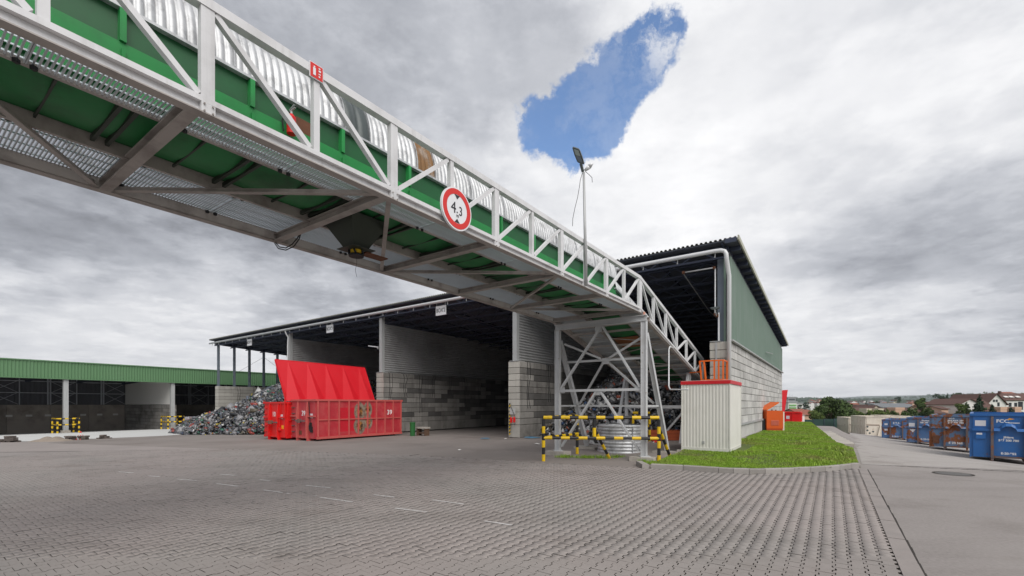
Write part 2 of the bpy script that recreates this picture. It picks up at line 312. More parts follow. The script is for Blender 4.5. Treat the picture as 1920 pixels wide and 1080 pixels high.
# ------------------------------------------------------------------ mesh helpers
class MB:
    def __init__(s): s.v = []; s.f = []; s.m = []
    def add(s, vs, fs, mi=0):
        o = len(s.v); s.v += [tuple(v) for v in vs]; s.f += [tuple(i + o for i in f) for f in fs]; s.m += [mi] * len(fs); return s
    def box(s, x0, x1, y0, y1, z0, z1, mi=0):
        return s.add([(x0,y0,z0),(x1,y0,z0),(x1,y1,z0),(x0,y1,z0),(x0,y0,z1),(x1,y0,z1),(x1,y1,z1),(x0,y1,z1)],
                     [(0,3,2,1),(4,5,6,7),(0,1,5,4),(1,2,6,5),(2,3,7,6),(3,0,4,7)], mi)
    def hexa(s, p, mi=0): return s.add(p, [(0,3,2,1),(4,5,6,7),(0,1,5,4),(1,2,6,5),(2,3,7,6),(3,0,4,7)], mi)
    def beam(s, p, q, w, h, up=(0,0,1), mi=0, ext=0.0):
        p = Vector(p); q = Vector(q); d = (q - p).normalized(); p = p - d * ext; q = q + d * ext
        up = Vector(up); x = d.cross(up)
        if x.length < 1e-4: x = d.cross(Vector((1, 0, 0)))
        x.normalize(); z = x.cross(d).normalized()
        vs = []
        for c in (p, q):
            for sx, sz in ((-1,-1),(1,-1),(1,1),(-1,1)): vs.append(c + x * (sx * w / 2) + z * (sz * h / 2))
        return s.add(vs, [(0,1,2,3),(7,6,5,4),(0,4,5,1),(1,5,6,2),(2,6,7,3),(3,7,4,0)], mi)
    def ibeam(s, p, q, w, h, t=.012, up=(0,0,1), mi=0):
        p = Vector(p); q = Vector(q); d = (q - p).normalized(); x = d.cross(Vector(up)).normalized(); z = x.cross(d)
        s.beam(p + z * (h/2 - t/2), q + z * (h/2 - t/2), w, t, up, mi); s.beam(p - z * (h/2 - t/2), q - z * (h/2 - t/2), w, t, up, mi)
        return s.beam(p, q, t, h - 2 * t - .002, up, mi)
    def cyl(s, p, q, r, n=10, mi=0, r2=None, caps=True):
        p = Vector(p); q = Vector(q); d = (q - p).normalized(); a = d.cross(Vector((0,0,1)))
        if a.length < 1e-3: a = Vector((1,0,0))
        a.normalize(); b = d.cross(a); r2 = r if r2 is None else r2; vs = []
        for c, rr in ((p, r), (q, r2)):
            for i in range(n):
                t = 2 * math.pi * i / n; vs.append(c + a * (math.cos(t) * rr) + b * (math.sin(t) * rr))
        fs = [(i, (i+1) % n, n + (i+1) % n, n + i) for i in range(n)]
        if caps: fs += [tuple(range(n))[::-1], tuple(range(n, 2*n))]
        return s.add(vs, fs, mi)
    def tube(s, pts, r, n=8, mi=0):
        pts = [Vector(p) for p in pts]; vs = []; fs = []; prev = None
        for i, p in enumerate(pts):
            d = (pts[min(i+1, len(pts)-1)] - pts[max(i-1, 0)]).normalized()
            a = d.cross(Vector((0,0,1))) if prev is None else prev - d * prev.dot(d)
            if a.length < 1e-3: a = d.cross(Vector((1,0,0)))
            a.normalize(); prev = a; b = d.cross(a)
            for k in range(n):
                t = 2 * math.pi * k / n; vs.append(p + a * (math.cos(t) * r) + b * (math.sin(t) * r))
        for i in range(len(pts) - 1):
            for k in range(n): fs.append((i*n+k, i*n+(k+1) % n, (i+1)*n+(k+1) % n, (i+1)*n+k))
        fs += [tuple(range(n))[::-1], tuple(range((len(pts)-1)*n, len(pts)*n))]
        return s.add(vs, fs, mi)
    def prism(s, poly, vec, mi=0):
        n = len(poly); vec = Vector(vec); vs = [Vector(p) for p in poly]; vs += [p + vec for p in vs[:n]]
        return s.add(vs, [tuple(range(n))[::-1], tuple(range(n, 2*n))] + [(i, (i+1) % n, n + (i+1) % n, n + i) for i in range(n)], mi)
    def corrug(s, o, ax, up, nrm, L, H, pitch, depth, Hfun=None, mi=0, th=0.0):
        """sheet: ribs repeat along ax, run along up; Hfun(x)->height"""
        o = Vector(o); ax = Vector(ax); up = Vector(up); nrm = Vector(nrm); xs = []
        k = 0; x = 0.0
        while x < L - 1e-6:
            for fx, fd in ((0, 0), (.3, 0), (.5, 1), (.8, 1)):
                xx = x + fx * pitch
                if xx < L: xs.append((xx, fd))
            x += pitch
        xs.append((L, 0)); vs = []; fs = []
        for xx, fd in xs:
            h = Hfun(xx) if Hfun else H
            b = o + ax * xx + nrm * (fd * depth); vs += [b, b + up * h]
        for i in range(len(xs) - 1): fs.append((2*i, 2*i+2, 2*i+3, 2*i+1))
        return s.add(vs, fs, mi)
    def build(s, name, mats, parent=None, world=False, smooth=False, kind=None):
        if world and parent is not None:
            o = parent.location; s.v = [(v[0]-o[0], v[1]-o[1], v[2]-o[2]) for v in s.v]
        me = bpy.data.meshes.new(name); me.from_pydata(s.v, [], s.f)
        if not isinstance(mats, (list, tuple)): mats = [mats]
        for m in mats: me.materials.append(m)
        if len(mats) > 1: me.polygons.foreach_set('material_index', s.m)
        if smooth: me.polygons.foreach_set('use_smooth', [True] * len(s.f))
        me.update(); ob = bpy.data.objects.new(name, me); COL.objects.link(ob)
        if parent is not None: ob.parent = parent
        if kind: ob['kind'] = kind
        return ob

def npmesh(name, V, loops, sizes, mats, mi=None, parent=None, kind=None, smooth=False):
    me = bpy.data.meshes.new(name); V = np.asarray(V, np.float32); loops = np.asarray(loops, np.int32); sizes = np.asarray(sizes, np.int32)
    me.vertices.add(len(V)); me.vertices.foreach_set('co', V.ravel())
    me.loops.add(len(loops)); me.loops.foreach_set('vertex_index', loops)
    me.polygons.add(len(sizes)); st = np.concatenate([[0], np.cumsum(sizes)[:-1]]).astype(np.int32)
    me.polygons.foreach_set('loop_start', st); me.polygons.foreach_set('loop_total', sizes)
    for m in (mats if isinstance(mats, (list, tuple)) else [mats]): me.materials.append(m)
    if mi is not None: me.polygons.foreach_set('material_index', np.asarray(mi, np.int32))
    if smooth: me.polygons.foreach_set('use_smooth', np.ones(len(sizes), bool))
    me.update(calc_edges=True); me.validate()
    ob = bpy.data.objects.new(name, me); COL.objects.link(ob)
    if parent is not None: ob.parent = parent
    if kind: ob['kind'] = kind
    return ob
def instance_polys(V0, faces, mats4):
    """V0 (n,3); faces list; mats4 (k,3,4) -> verts, loops, sizes"""
    V0 = np.asarray(V0, float); k = len(mats4); n = len(V0)
    V = np.einsum('kij,nj->kni', mats4[:, :, :3], V0) + mats4[:, None, :, 3]
    lp = np.concatenate([np.asarray(f) for f in faces]); sz = np.array([len(f) for f in faces])
    loops = (lp[None] + (np.arange(k) * n)[:, None]).ravel()
    return V.reshape(-1, 3), loops, np.tile(sz, k)

def thing(name, label, cat, loc=(0,0,0), rz=0.0, group=None):
    o = bpy.data.objects.new(name, None); COL.objects.link(o); o.location = loc; o.rotation_euler = (0, 0, rz)
    o.empty_display_size = .3; o['label'] = label; o['category'] = cat
    if group: o['group'] = group
    return o
def tag(o, label, cat, group=None, kind=None):
    o['label'] = label; o['category'] = cat
    if group: o['group'] = group
    if kind: o['kind'] = kind
    return o
def link(name, me, parent=None, loc=(0,0,0), rot=(0,0,0), scale=None):
    o = bpy.data.objects.new(name, me); COL.objects.link(o); o.location = loc; o.rotation_euler = rot
    if scale: o.scale = scale
    if parent is not None: o.parent = parent
    return o
def text(body, size, loc, rot, m, parent, name='lettering', sx=1.0, bold=0.0):
    c = bpy.data.curves.new(name, 'FONT'); c.body = body; c.size = size; c.align_x = 'CENTER'; c.align_y = 'CENTER'
    c.extrude = .002; c.offset = bold; c.materials.append(m)
    tmp = bpy.data.objects.new('tmp', c); COL.objects.link(tmp); dg = bpy.context.evaluated_depsgraph_get(); dg.update()
    me = bpy.data.meshes.new_from_object(tmp.evaluated_get(dg)); bpy.data.objects.remove(tmp)
    if not me.materials: me.materials.append(m)
    o = bpy.data.objects.new(name, me)
    COL.objects.link(o); o.location = loc; o.rotation_euler = rot; o.scale = (sx, 1, 1); o.parent = parent
    return o

# ------------------------------------------------------------------ site frame: A runs away from the camera along the hall side, Bv runs left along its front
ang = -math.atan2(600.0, 845.0)
AX = Vector((math.cos(ang), math.sin(ang), 0)); AY = Vector((-math.sin(ang), math.cos(ang), 0))
HC = Vector((7.82, 16.2, 0))
def HL(x, y, z=0.0): return HC + AX * x + AY * y + Vector((0, 0, z))        # hall frame -> world
def toH(x, y):
    d = Vector((x, y, 0)) - HC; return d.dot(AX), d.dot(AY)
def sst(a, b, x):
    t = min(1, max(0, (x - a) / (b - a))); return t * t * (3 - 2 * t)
def gz(x, y):
    hx, hy = toH(x, y); s = -hx
    z = -.018 * min(25, max(0, s - 8))
    z += .24 * sst(-6, 0, hy) * max(0, min(1, 1 - s / 9.8)) * sst(-1.2, 0, s)
    z -= (.035 * max(0, min(hy, 60) - .3) + .09 * max(0, min(hx - 4, 8)) * sst(-4, 6, hy)) * sst(3.0, 4.2, hx)
    z -= .035 * max(0, min(hy, 60) - 21) * (1 - sst(3.0, 4.2, hx)) * sst(-1, .5, hx)
    return z
GK = 1.12; GCX, GCY = -31.7 * GK, 32.0 * GK
_gz0 = gz
def gz(x, y):
    z = _gz0(x, y); d = (x - GCX) * .8275 - (y - GCY) * .5615
    if d < 6: z -= .27 * (1 - sst(0, 6, d))
    if d < 0: z -= .07 * min(-d, 16)
    return z
def terrain(x, y):
    z = gz(x, y)
    hx, hy = toH(x, y)
    r = math.hypot(x, y)
    z = z * (1 - sst(60, 120, r))
    z -= 9.5 * sst(52, 150, r) + 6 * sst(150, 420, r)
    z += sst(1300, 3800, r) * (62 + 26 * math.sin(x * .0017 + 1.2) + 12 * math.sin(x * .0043 + y * .001))
    z += sst(500, 1500, r) * 4
    return z
# ------------------------------------------------------------------ ground
def axis_pts(fine0, fine1, step, far):
    a = list(np.arange(fine0, fine1 + .01, step)); x = fine1; s = step
    while x < far: s *= 1.28; x += s; a.append(x)
    x = fine0; s = step; b = []
    while x > -far: s *= 1.28; x -= s; b.append(x)
    return b[::-1] + a
gx = axis_pts(-50, 60, 1.0, 3700); gy = [y for y in axis_pts(-12, 80, 1.0, 3700)]
V = [(x, y, terrain(x, y)) for y in gy for x in gx]; nx = len(gx); fs = []; mi = []
for j in range(len(gy) - 1):
    for i in range(nx - 1):
        fs.append((j*nx+i, j*nx+i+1, (j+1)*nx+i+1, (j+1)*nx+i))
        cx, cy = (gx[i] + gx[i+1]) / 2, (gy[j] + gy[j+1]) / 2; r = math.hypot(cx, cy)
        mi.append(1 if r > 800 else (0 if r > 66 else 2))
gnd = MB(); gnd.add(V, fs); gnd.m = mi
o = gnd.build('ground', [M_terr, M_hill, M_asph], smooth=True); o['kind'] = 'structure'

def sheet(name, poly, z, m, step=1.0, zf=gz, parent=None):
    """flat-ish polygon (convex, ccw) draped on the ground, clipped from a grid in the hall frame"""
    hp = [toH(p[0], p[1]) for p in poly]
    x0, x1 = min(p[0] for p in hp), max(p[0] for p in hp); y0, y1 = min(p[1] for p in hp), max(p[1] for p in hp)
    mb = MB()
    def clip(pts, a, b):
        out = []
        for i in range(len(pts)):
            p, q = pts[i], pts[(i+1) % len(pts)]
            sp = (b[0]-a[0])*(p[1]-a[1]) - (b[1]-a[1])*(p[0]-a[0]); sq = (b[0]-a[0])*(q[1]-a[1]) - (b[1]-a[1])*(q[0]-a[0])
            if sp >= 0: out.append(p)
            if (sp > 0) != (sq > 0) and abs(sp - sq) > 1e-9:
                t = sp / (sp - sq); out.append((p[0]+(q[0]-p[0])*t, p[1]+(q[1]-p[1])*t))
        return out
    area = sum(hp[i][0]*hp[(i+1) % len(hp)][1] - hp[(i+1) % len(hp)][0]*hp[i][1] for i in range(len(hp)))
    if area < 0: hp = hp[::-1]
    yy = y0
    while yy < y1:
        xx = x0
        while xx < x1:
            c = [(xx, yy), (min(xx+step, x1), yy), (min(xx+step, x1), min(yy+step, y1)), (xx, min(yy+step, y1))]
            for i in range(len(hp)):
                c = clip(c, hp[i], hp[(i+1) % len(hp)])
                if len(c) < 3: break
            if len(c) >= 3:
                ws = [HL(p[0], p[1]) for p in c]
                mb.add([(w.x, w.y, zf(w.x, w.y) + z) for w in ws], [tuple(range(len(c)))])
            xx += step
        yy += step
    # merge duplicate verts
    ob = mb.build(name, m, parent, smooth=True); ob['kind'] = 'structure'; return ob

# worn yard in front of and inside the hall
yard = sheet('yard', [(-24, 23.3), (-10.6, 17.25), (-4, 14.35), (0, 12.62), (3.4, 11.15), (7.82, 16.2), tuple(HL(0, 20.6))[:2], tuple(HL(-42.3, 20.6))[:2], tuple(HL(-42.3, -1.5))[:2]], .006, M_yard, 1.0)

# ---- interlocking pavers
S0 = Vector((3.63, 4.21, 0)); s0x, s0y = toH(S0.x, S0.y)
KPIX = [(1220.6, 879.8), (1281, 882.8), (1347.5, 887.3), (1375, 888.8), (1405, 889.4), (1435, 889.6), (1466, 889), (1490, 888), (1520, 886.5), (1548, 884.6), (1575, 882), (1596, 879.5), (1612, 877.3)]
KG = [G(u, v, 0) for u, v in KPIX]
def kerbY(x):
    if x <= KG[0].x: return 1e9
    for a, b in zip(KG, KG[1:]):
        if a.x <= x <= b.x: return a.y + (b.y - a.y) * (x - a.x) / (b.x - a.x)
    return KG[-1].y
W_, L_ = .127, .147
a1, a2 = W_/2 + .013, W_/2 - .013
half = [(-a1, -L_/2), (a1, -L_/2), (a1, -L_*.31), (a2, -L_*.19), (a2, L_*.19), (a1, L_*.31), (a1, L_/2), (-a1, L_/2), (-a1, L_*.31), (-a2, L_*.19), (-a2, -L_*.19), (-a1, -L_*.31)]
def shr(p, g): return (p[0] - math.copysign(g, p[0]), p[1] - (math.copysign(g * .45, p[1]) if abs(p[1]) > L_*.4 else 0))
PV = [shr(p, .0052) + (0.0,) for p in half] + [shr(p, .0042) + (-.002,) for p in half] + [shr(p, .0038) + (-.018,) for p in half]
PF = [tuple(range(12))] + [(i + 12, (i+1) % 12 + 12, (i+1) % 12, i) for i in range(12)] + [(i + 24, (i+1) % 12 + 24, (i+1) % 12 + 12, i + 12) for i in range(12)]
cells = []
for i in range(0, 190):
    px = s0x - (i + .5) * W_
    for j in range(-90, 120):
        py = s0y + (j + (.5 if i % 2 else 0)) * L_
        w = HL(px, py)
        if w.y < 4.02 or w.y > 17.6: continue
        if abs(w.x) > 1.16 * w.y + .3: continue
        if w.y > 12.55 - .435 * w.x and w.x < 3.5: continue
        if w.x > KG[0].x - .05 and w.y > kerbY(w.x) - .09: continue
        cells.append((w.x, w.y))
cells = np.array(cells); order = np.argsort(cells[:, 1]); cells = cells[order]
PTOP = .020
def paver_mats(cs, jit=True):
    k = len(cs); M = np.zeros((k, 3, 4)); ca, sa = math.cos(ang), math.sin(ang)
    r = rng.normal(0, .012, k); tx = rng.normal(0, .006, k); ty = rng.normal(0, .006, k)
    c, s = np.cos(ang + r), np.sin(ang + r)
    M[:, 0, 0] = c; M[:, 0, 1] = -s; M[:, 1, 0] = s; M[:, 1, 1] = c; M[:, 2, 0] = tx; M[:, 2, 1] = ty; M[:, 2, 2] = 1
    M[:, 0, 3] = cs[:, 0] + rng.normal(0, .0012, k); M[:, 1, 3] = cs[:, 1] + rng.normal(0, .0012, k)
    M[:, 2, 3] = np.array([gz(x, y) for x, y in cs]) + PTOP + rng.normal(0, .0012, k)
    return M
pav = bpy.data.objects.new('pavement', None)
MM = paver_mats(cells)
near = MM[:300]
V, lp, sz = instance_polys(PV, PF, MM[300:])
# joint bed under the pavers (its own sheet, 4 mm above the ground)
bedq = [(-a1-.004, -L_/2-.002, 0), (a1+.004, -L_/2-.002, 0), (a1+.004, L_/2+.002, 0), (-a1-.004, L_/2+.002, 0)]
mb = MB()
bed_cells = {}
hs = .5
for (x, y) in cells:
    hx, hy = toH(x, y); bed_cells[(round(hx / hs), round(hy / hs))] = 1
for (i, j) in bed_cells:
    c = [HL((i + a) * hs, (j + b) * hs) for a, b in ((-.5, -.5), (.5, -.5), (.5, .5), (-.5, .5))]
    cc = HL(i * hs, j * hs)
    if cc.x > KG[0].x - .3 and cc.y > kerbY(cc.x) - .2: continue
    if any(toH(q.x, q.y)[0] > s0x + .01 for q in c): c = [HL(min(toH(q.x, q.y)[0], s0x), toH(q.x, q.y)[1]) for q in c]
    mb.add([(q.x, q.y, gz(q.x, q.y) + .004) for q in c], [(0, 1, 2, 3)])
pavement = mb.build('pavement', M_joint); pavement['kind'] = 'structure'
npmesh('paver_field', V, lp, sz, [M_paver, M_joint], mi=np.tile([0] * 13 + [1] * 12, len(MM) - 300), parent=pavement, kind='stuff')
pm = MB(); pm.add(PV, PF); pm.m = [0] * 13 + [1] * 12; pm_o = pm.build('paver', [M_paver, M_joint], pavement); pme = pm_o.data
for k in range(300):
    M4 = Matrix([list(near[k][0]), list(near[k][1]), list(near[k][2]), [0, 0, 0, 1]])
    o = pm_o if k == 0 else link('paver', pme, pavement)
    o.matrix_local = M4
# far part of the paving: same concrete, too far to tell the pavers apart
sheet('paving_far', [(-21, 17.55), (-11.3, 17.55), (-24, 23.2), (-30, 25.5)], .010, M_paverfar, 1.0)
# plain edge strip right of the pavers, one long slab after another
es = thing('edging_strip', 'flat concrete edging slabs laid end to end between the pavers and the asphalt', 'edging', HL(s0x, s0y))
q = s0y - 2.6; k = 0
while q < s0y + 7.75:
    mb = MB(); l = 1.0
    c = [HL(s0x + .012, q + .006), HL(s0x + .172, q + .006), HL(s0x + .172, q + l - .006), HL(s0x + .012, q + l - .006)]
    mb.hexa([(p.x, p.y, gz(p.x, p.y) - .02) for p in c] + [(p.x, p.y, gz(p.x, p.y) + .021 + .003 * ((k * 7) % 3)) for p in c])
    mb.build('slab', M_strip, es, world=True); q += l; k += 1
sheet('lane', [tuple(G(1616, 871.5))[:2], tuple(G(1655, 872.5))[:2], tuple(G(1760, 878))[:2], tuple(G(1965, 884.5))[:2], tuple(G(2300, 894))[:2], tuple(HL(28, 30))[:2], tuple(HL(14, 62))[:2], tuple(HL(3.75, 62))[:2], tuple(HL(3.65, -2.5))[:2]], .005, M_lane, 1.0)
# asphalt patch details: crack line, iron cover
mb = MB()
pts = [G(1655, 872, 0), G(1700, 874.5, 0), G(1760, 877.5, 0), G(1840, 880, 0), G(1960, 884, 0), G(2100, 889, 0)]
for a, b in zip(pts, pts[1:]):
    n = 6
    for i in range(n):
        p = a.lerp(b, i / n); q2 = a.lerp(b, (i + 1) / n); w = .018 + .014 * random.random(); j1 = .03 * math.sin(i * 2.1 + a.x)
        mb.add([(p.x, p.y - w + j1, gz(p.x, p.y) + .004), (q2.x, q2.y - w + j1, gz(q2.x, q2.y) + .004), (q2.x, q2.y + w + j1, gz(q2.x, q2.y) + .004), (p.x, p.y + w + j1, gz(p.x, p.y) + .004)], [(0, 1, 2, 3)])
q0 = s0y - 3
for i in range(36):
    y0 = q0 + i * .32; w = .012 + .012 * random.random()
    c = [HL(s0x + .180, y0), HL(s0x + .18 + w, y0), HL(s0x + .18 + w * 1.2, y0 + .32), HL(s0x + .18, y0 + .32)]
    mb.add([(p.x, p.y, gz(p.x, p.y) + .004) for p in c], [(0, 1, 2, 3)])
for (u, v, du, dv) in ((1730, 938, 16, 2),):
    p, q2 = G(u, v), G(u + du, v + dv)
    mb.add([(p.x, p.y - .004, .004), (q2.x, q2.y - .002, .004), (q2.x, q2.y + .005, .004), (p.x, p.y + .004, .004)], [(0, 1, 2, 3)])
mb.build('asphalt_cracks', M_joint)['kind'] = 'structure'
cv = thing('manhole_cover', 'round iron manhole cover set in the asphalt beyond the paving', 'manhole cover', G(1787, 888.5))
mb = MB(); mb.cyl((0, 0, -.02), (0, 0, .004), .30, 28); mb.build('cover', M_manh, cv)
mb = MB()
for i in range(28):
    t0, t1 = 2 * math.pi * i / 28, 2 * math.pi * (i + 1) / 28
    mb.add([(math.cos(t0)*r, math.sin(t0)*r, .006) for r in (.31, .36)] + [(math.cos(t1)*r, math.sin(t1)*r, .006) for r in (.36, .31)], [(0, 1, 2, 3)])
mb.build('frame', M_joint, cv)
# faded parking marks
dash = [((332, 900), (368, 903)), ((405, 909), (447, 914)), ((494, 921), (530, 926)), ((537, 927.5), (544, 928)), ((588, 932.5), (594, 932)), ((600, 935), (661, 944)), ((740, 955.5), (800, 963)),
        ((412, 890.5), (443, 893.5)), ((487, 901.5), (506, 903.5)), ((574, 912.5), (620, 917)), ((222, 882), (250, 885)), ((278, 892), (300, 894)), ((810, 940), (870, 948)), ((908, 980), (960, 988)), ((700, 930), (740, 935))]
mk = MB()
for (p, q) in dash:
    a, b = G(*p), G(*q); d = (b - a).normalized(); n = Vector((-d.y, d.x, 0)) * .022
    mk.add([(c.x, c.y, gz(c.x, c.y) + PTOP + .005) for c in (a - n, b - n, b + n, a + n)], [(0, 1, 2, 3)])
mk.build('faded_road_marking', M_paint)['kind'] = 'structure'

# ---- kerb
kt = thing('kerb', 'curved row of concrete kerbstones holding the front edge of the lawn', 'kerb', KG[0])
def rsz(p): return gz(p.x, p.y)
kp = []                                            # resample
for a, b in zip(KG, KG[1:]): kp.append(a)
kp.append(KG[-1])
stones = [(0, .5), (.5, 1.0), (1.0, 1.5), (1.5, 2.0), (2, 2.6)]
for a, b in zip(KG, KG[1:]):
    L = (b - a).length; n = max(1, round(L / .75)) if a.x < 5.0 else 1
    for i in range(n):
        p = a.lerp(b, i / n); q = a.lerp(b, (i + 1) / n); d = (q - p).normalized(); nn = Vector((-d.y, d.x, 0)) * .15
        p2 = p + d * .005; q2 = q - d * .005; h = .125 + random.uniform(-.004, .004)
        mb = MB(); base = [p2, q2, q2 + nn, p2 + nn]; c = .012; e = nn.normalized() * c
        mb.hexa([(v.x, v.y, gz(v.x, v.y) - .1) for v in base] + [(v.x, v.y, gz(v.x, v.y) + h - c) for v in base])
        top = [p2 + e, q2 + e, q2 + nn - e, p2 + nn - e]
        mb.hexa([(v.x, v.y, h - c) for v in base] + [(v.x, v.y, h) for v in top])
        mb.build('kerbstone', M_kerb, kt, world=True)
p = KG[0] + Vector((-.05, .02, 0)); mb = MB(); mb.hexa([(p.x - .16, p.y, -.1), (p.x, p.y, -.1), (p.x + .02, p.y + .7, -.1), (p.x - .12, p.y + .7, -.1), (p.x - .16, p.y, .12), (p.x, p.y, .12), (p.x + .02, p.y + .7, .12), (p.x - .12, p.y + .7, .12)])
mb.build('kerbstone', M_kerb, kt, world=True)

# ---- lawn
def Kfront(hx):                                    # hall-y of the kerb's back at this hall-x
    pts = [toH(p.x, p.y) for p in KG]
    for (ax_, ay_), (bx_, by_) in zip(pts, pts[1:]):
        if ax_ <= hx <= bx_: return ay_ + (by_ - ay_) * (hx - ax_) / (bx_ - ax_) + .16
    return pts[0][1] + .2 if hx < pts[0][0] else 99
def hxmax(hy): return 3.55 if hy < 0 else (3.55 - .15 * hy if hy < 3 else 3.1 - .067 * (hy - 3))
def lawn_z(hx, hy):
    k = Kfront(min(max(hx, -.67), 3.57)); d = max(0, hy - k)
    z = .115 + .10 * sst(0, 3.5, d)
    z += .012 * mnoise.noise(Vector((hx * 1.5, hy * 1.5, 0)))
    return z
def in_lawn(hx, hy):
    if hx < -.70 or hx > hxmax(hy): return False
    if hy < Kfront(hx): return False
    if hx < .05: return hy < -2.6
    return hy < 25
mb = MB(); st = .2; idx = {}
def lv(i, j):
    if (i, j) not in idx:
        hx, hy = -.8 + i * st, -6.8 + j * st; hx2 = min(hx, hxmax(hy)); w = HL(hx2, hy); idx[(i, j)] = len(mb.v); mb.v.append((w.x, w.y, lawn_z(hx2, hy)))
    return idx[(i, j)]
for i in range(24):
    for j in range(160):
        hx, hy = -.8 + (i + .5) * st, -6.8 + (j + .5) * st
        if in_lawn(hx, hy) : mb.f.append((lv(i, j), lv(i+1, j), lv(i+1, j+1), lv(i, j+1))); mb.m.append(0)
# skirt down to the lane along the open edge
for j in range(12, 158):
    y0, y1 = -6.8 + j * st, -6.8 + (j + 1) * st
    for (a, b) in ((y0, y1),):
        if a < -3.4: continue
        p, q = HL(hxmax(a), a), HL(hxmax(b), b); p2, q2 = HL(hxmax(a) + .06, a), HL(hxmax(b) + .06, b)
        mb.add([(p.x, p.y, lawn_z(hxmax(a), a)), (p2.x, p2.y, gz(p2.x, p2.y) - .05), (q2.x, q2.y, gz(q2.x, q2.y) - .05), (q.x, q.y, lawn_z(hxmax(b), b))], [(0, 1, 2, 3)])
lawn = mb.build('lawn', M_soil, smooth=True); lawn['kind'] = 'structure'
def blades(n, sampler, hmin, hmax, name, m, parent=None, wid=.008):
    pts = []
    while len(pts) < n:
        r = sampler()
        if r is not None: pts.append(r)
    P0 = np.array(pts); k = len(P0)
    th = rng.uniform(0, 2*np.pi, k); h = rng.uniform(hmin, hmax, k); w = wid * rng.uniform(.6, 1.3, k)
    dist = np.hypot(P0[:, 0], P0[:, 1]); w *= np.clip(dist / 14, 1, 3)
    lean = rng.uniform(.1, .9, k) * h; la = rng.uniform(0, 2*np.pi, k)
    dx, dy = np.cos(th) * w, np.sin(th) * w; lx, ly = np.cos(la) * lean, np.sin(la) * lean
    V = np.zeros((k, 5, 3))
    V[:, 0] = P0 - np.c_[dx, dy, 0*dx]; V[:, 1] = P0 + np.c_[dx, dy, 0*dx]
    V[:, 2] = P0 + np.c_[dx*.7 + lx*.35, dy*.7 + ly*.35, h*.6]; V[:, 3] = P0 + np.c_[-dx*.7 + lx*.35, -dy*.7 + ly*.35, h*.6]
    V[:, 4] = P0 + np.c_[lx, ly, h]
    f = np.array([0, 1, 2, 3, 3, 2, 4]); loops = (f[None] + (np.arange(k) * 5)[:, None]).ravel()
    return npmesh(name, V.reshape(-1, 3), loops, np.tile([4, 3], k), m, parent=parent, kind='stuff')
def s_lawn():
    hy = -6.8 + 31 * random.random() ** 1.9; hx = random.uniform(-.7, 3.55)
    if not in_lawn(hx, hy): return None
    w = HL(hx, hy); bx, by = w.x, w.y
    if -.9 < hx < .9 and -3.3 < hy < -.3: return None
    if mnoise.noise(Vector((bx * .7, by * .7, 3))) < -.15 and random.random() < .75: return None
    return (bx, by, lawn_z(hx, hy) - .005)
g = blades(130000, s_lawn, .014, .038, 'grass', M_blade); tag(g, 'short green grass growing on the raised lawn beside the hall', 'grass', kind='stuff')
def s_weed():
    c = random.choice([(1062, 861, .35), (1130, 862, .5), (1160, 861, .3), (1218, 870, .25), (1100, 862, .3), (1232, 874, .2)]); p = G(c[0], c[1])
    a = random.uniform(0, 6.28); r = c[2] * random.random(); return (p.x + math.cos(a) * r, p.y + .3 + math.sin(a) * r * .6, 0.02)
g = blades(1500, s_weed, .03, .11, 'weeds', M_blade, wid=.006); tag(g, 'green weeds sprouting around the tower footings', 'weeds', kind='stuff')
def s_tuft():
    hx, hy = random.choice([(2.9, -3.9), (3.2, -2.0), (2.5, -4.6), (3.3, -3.2), (1.2, -1), (.5, 1.5), (2.2, 1.0), (3.1, -.6), (.9, -3.6), (2.0, 3.5)])
    hx += random.gauss(0, .16); hy += random.gauss(0, .22)
    if not in_lawn(hx, hy): return None
    w = HL(hx, hy); return (w.x, w.y, lawn_z(hx, hy))
g = blades(1500, s_tuft, .04, .11, 'grass_tufts', M_blade, wid=.010); tag(g, 'taller weedy tufts scattered over the lawn and at its tip', 'weeds', kind='stuff')
# slabs where the lawn drops to the lane
sb = thing('retaining_slab_row', 'pale concrete slabs laid along the lane edge of the lawn', 'retaining wall', HL(3.4, 3, 0))
for k in range(10):
    y0 = 3.6 + k * 1.25; x0 = hxmax(y0) + .02; mb = MB(); c = [HL(x0, y0), HL(x0 + .62, y0), HL(x0 + .58, y0 + 1.2), HL(x0 - .02, y0 + 1.2)]
    zt = .10 - .012 * k
    mb.hexa([(p.x, p.y, -1.3) for p in c] + [(p.x, p.y, zt) for p in c]); mb.build('slab', M_slab, sb, world=True)

# ------------------------------------------------------------------ concrete block walls
BH = .306
def block_mesh(L, H, W):
    mb = MB(); c = .014; g = .004
    x0, x1, y0, y1, z0, z1 = -W/2, W/2, g, L - g, .008, H - .008
    vs = []
    def ring(ix, iy, z): return [(x0+ix, y0+iy, z), (x1-ix, y0+iy, z), (x1-ix, y1-iy, z), (x0+ix, y1-iy, z)]
    vs = ring(c, c, z0) + ring(0, 0, z0 + c) + ring(0, 0, z1 - c) + ring(c, c, z1)
    fs = [(3,2,1,0), (12,13,14,15)]
    for r in range(3):
        for i in range(4): fs.append((r*4+i, r*4+(i+1) % 4, (r+1)*4+(i+1) % 4, (r+1)*4+i))
    me = bpy.data.meshes.new('block'); me.from_pydata(vs, [], fs); me.update(); return me
bmesh_cache = {}
def get_block(L, H, W, m, mf=None):
    k = (round(L, 3), round(H, 3), W, m.name, mf.name if mf else '')
    if k not in bmesh_cache:
        me = block_mesh(L, H, W); me.materials.append(m)
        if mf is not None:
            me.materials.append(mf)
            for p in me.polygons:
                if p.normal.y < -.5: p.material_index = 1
        bmesh_cache[k] = me
    return bmesh_cache[k]
BL = 1.24
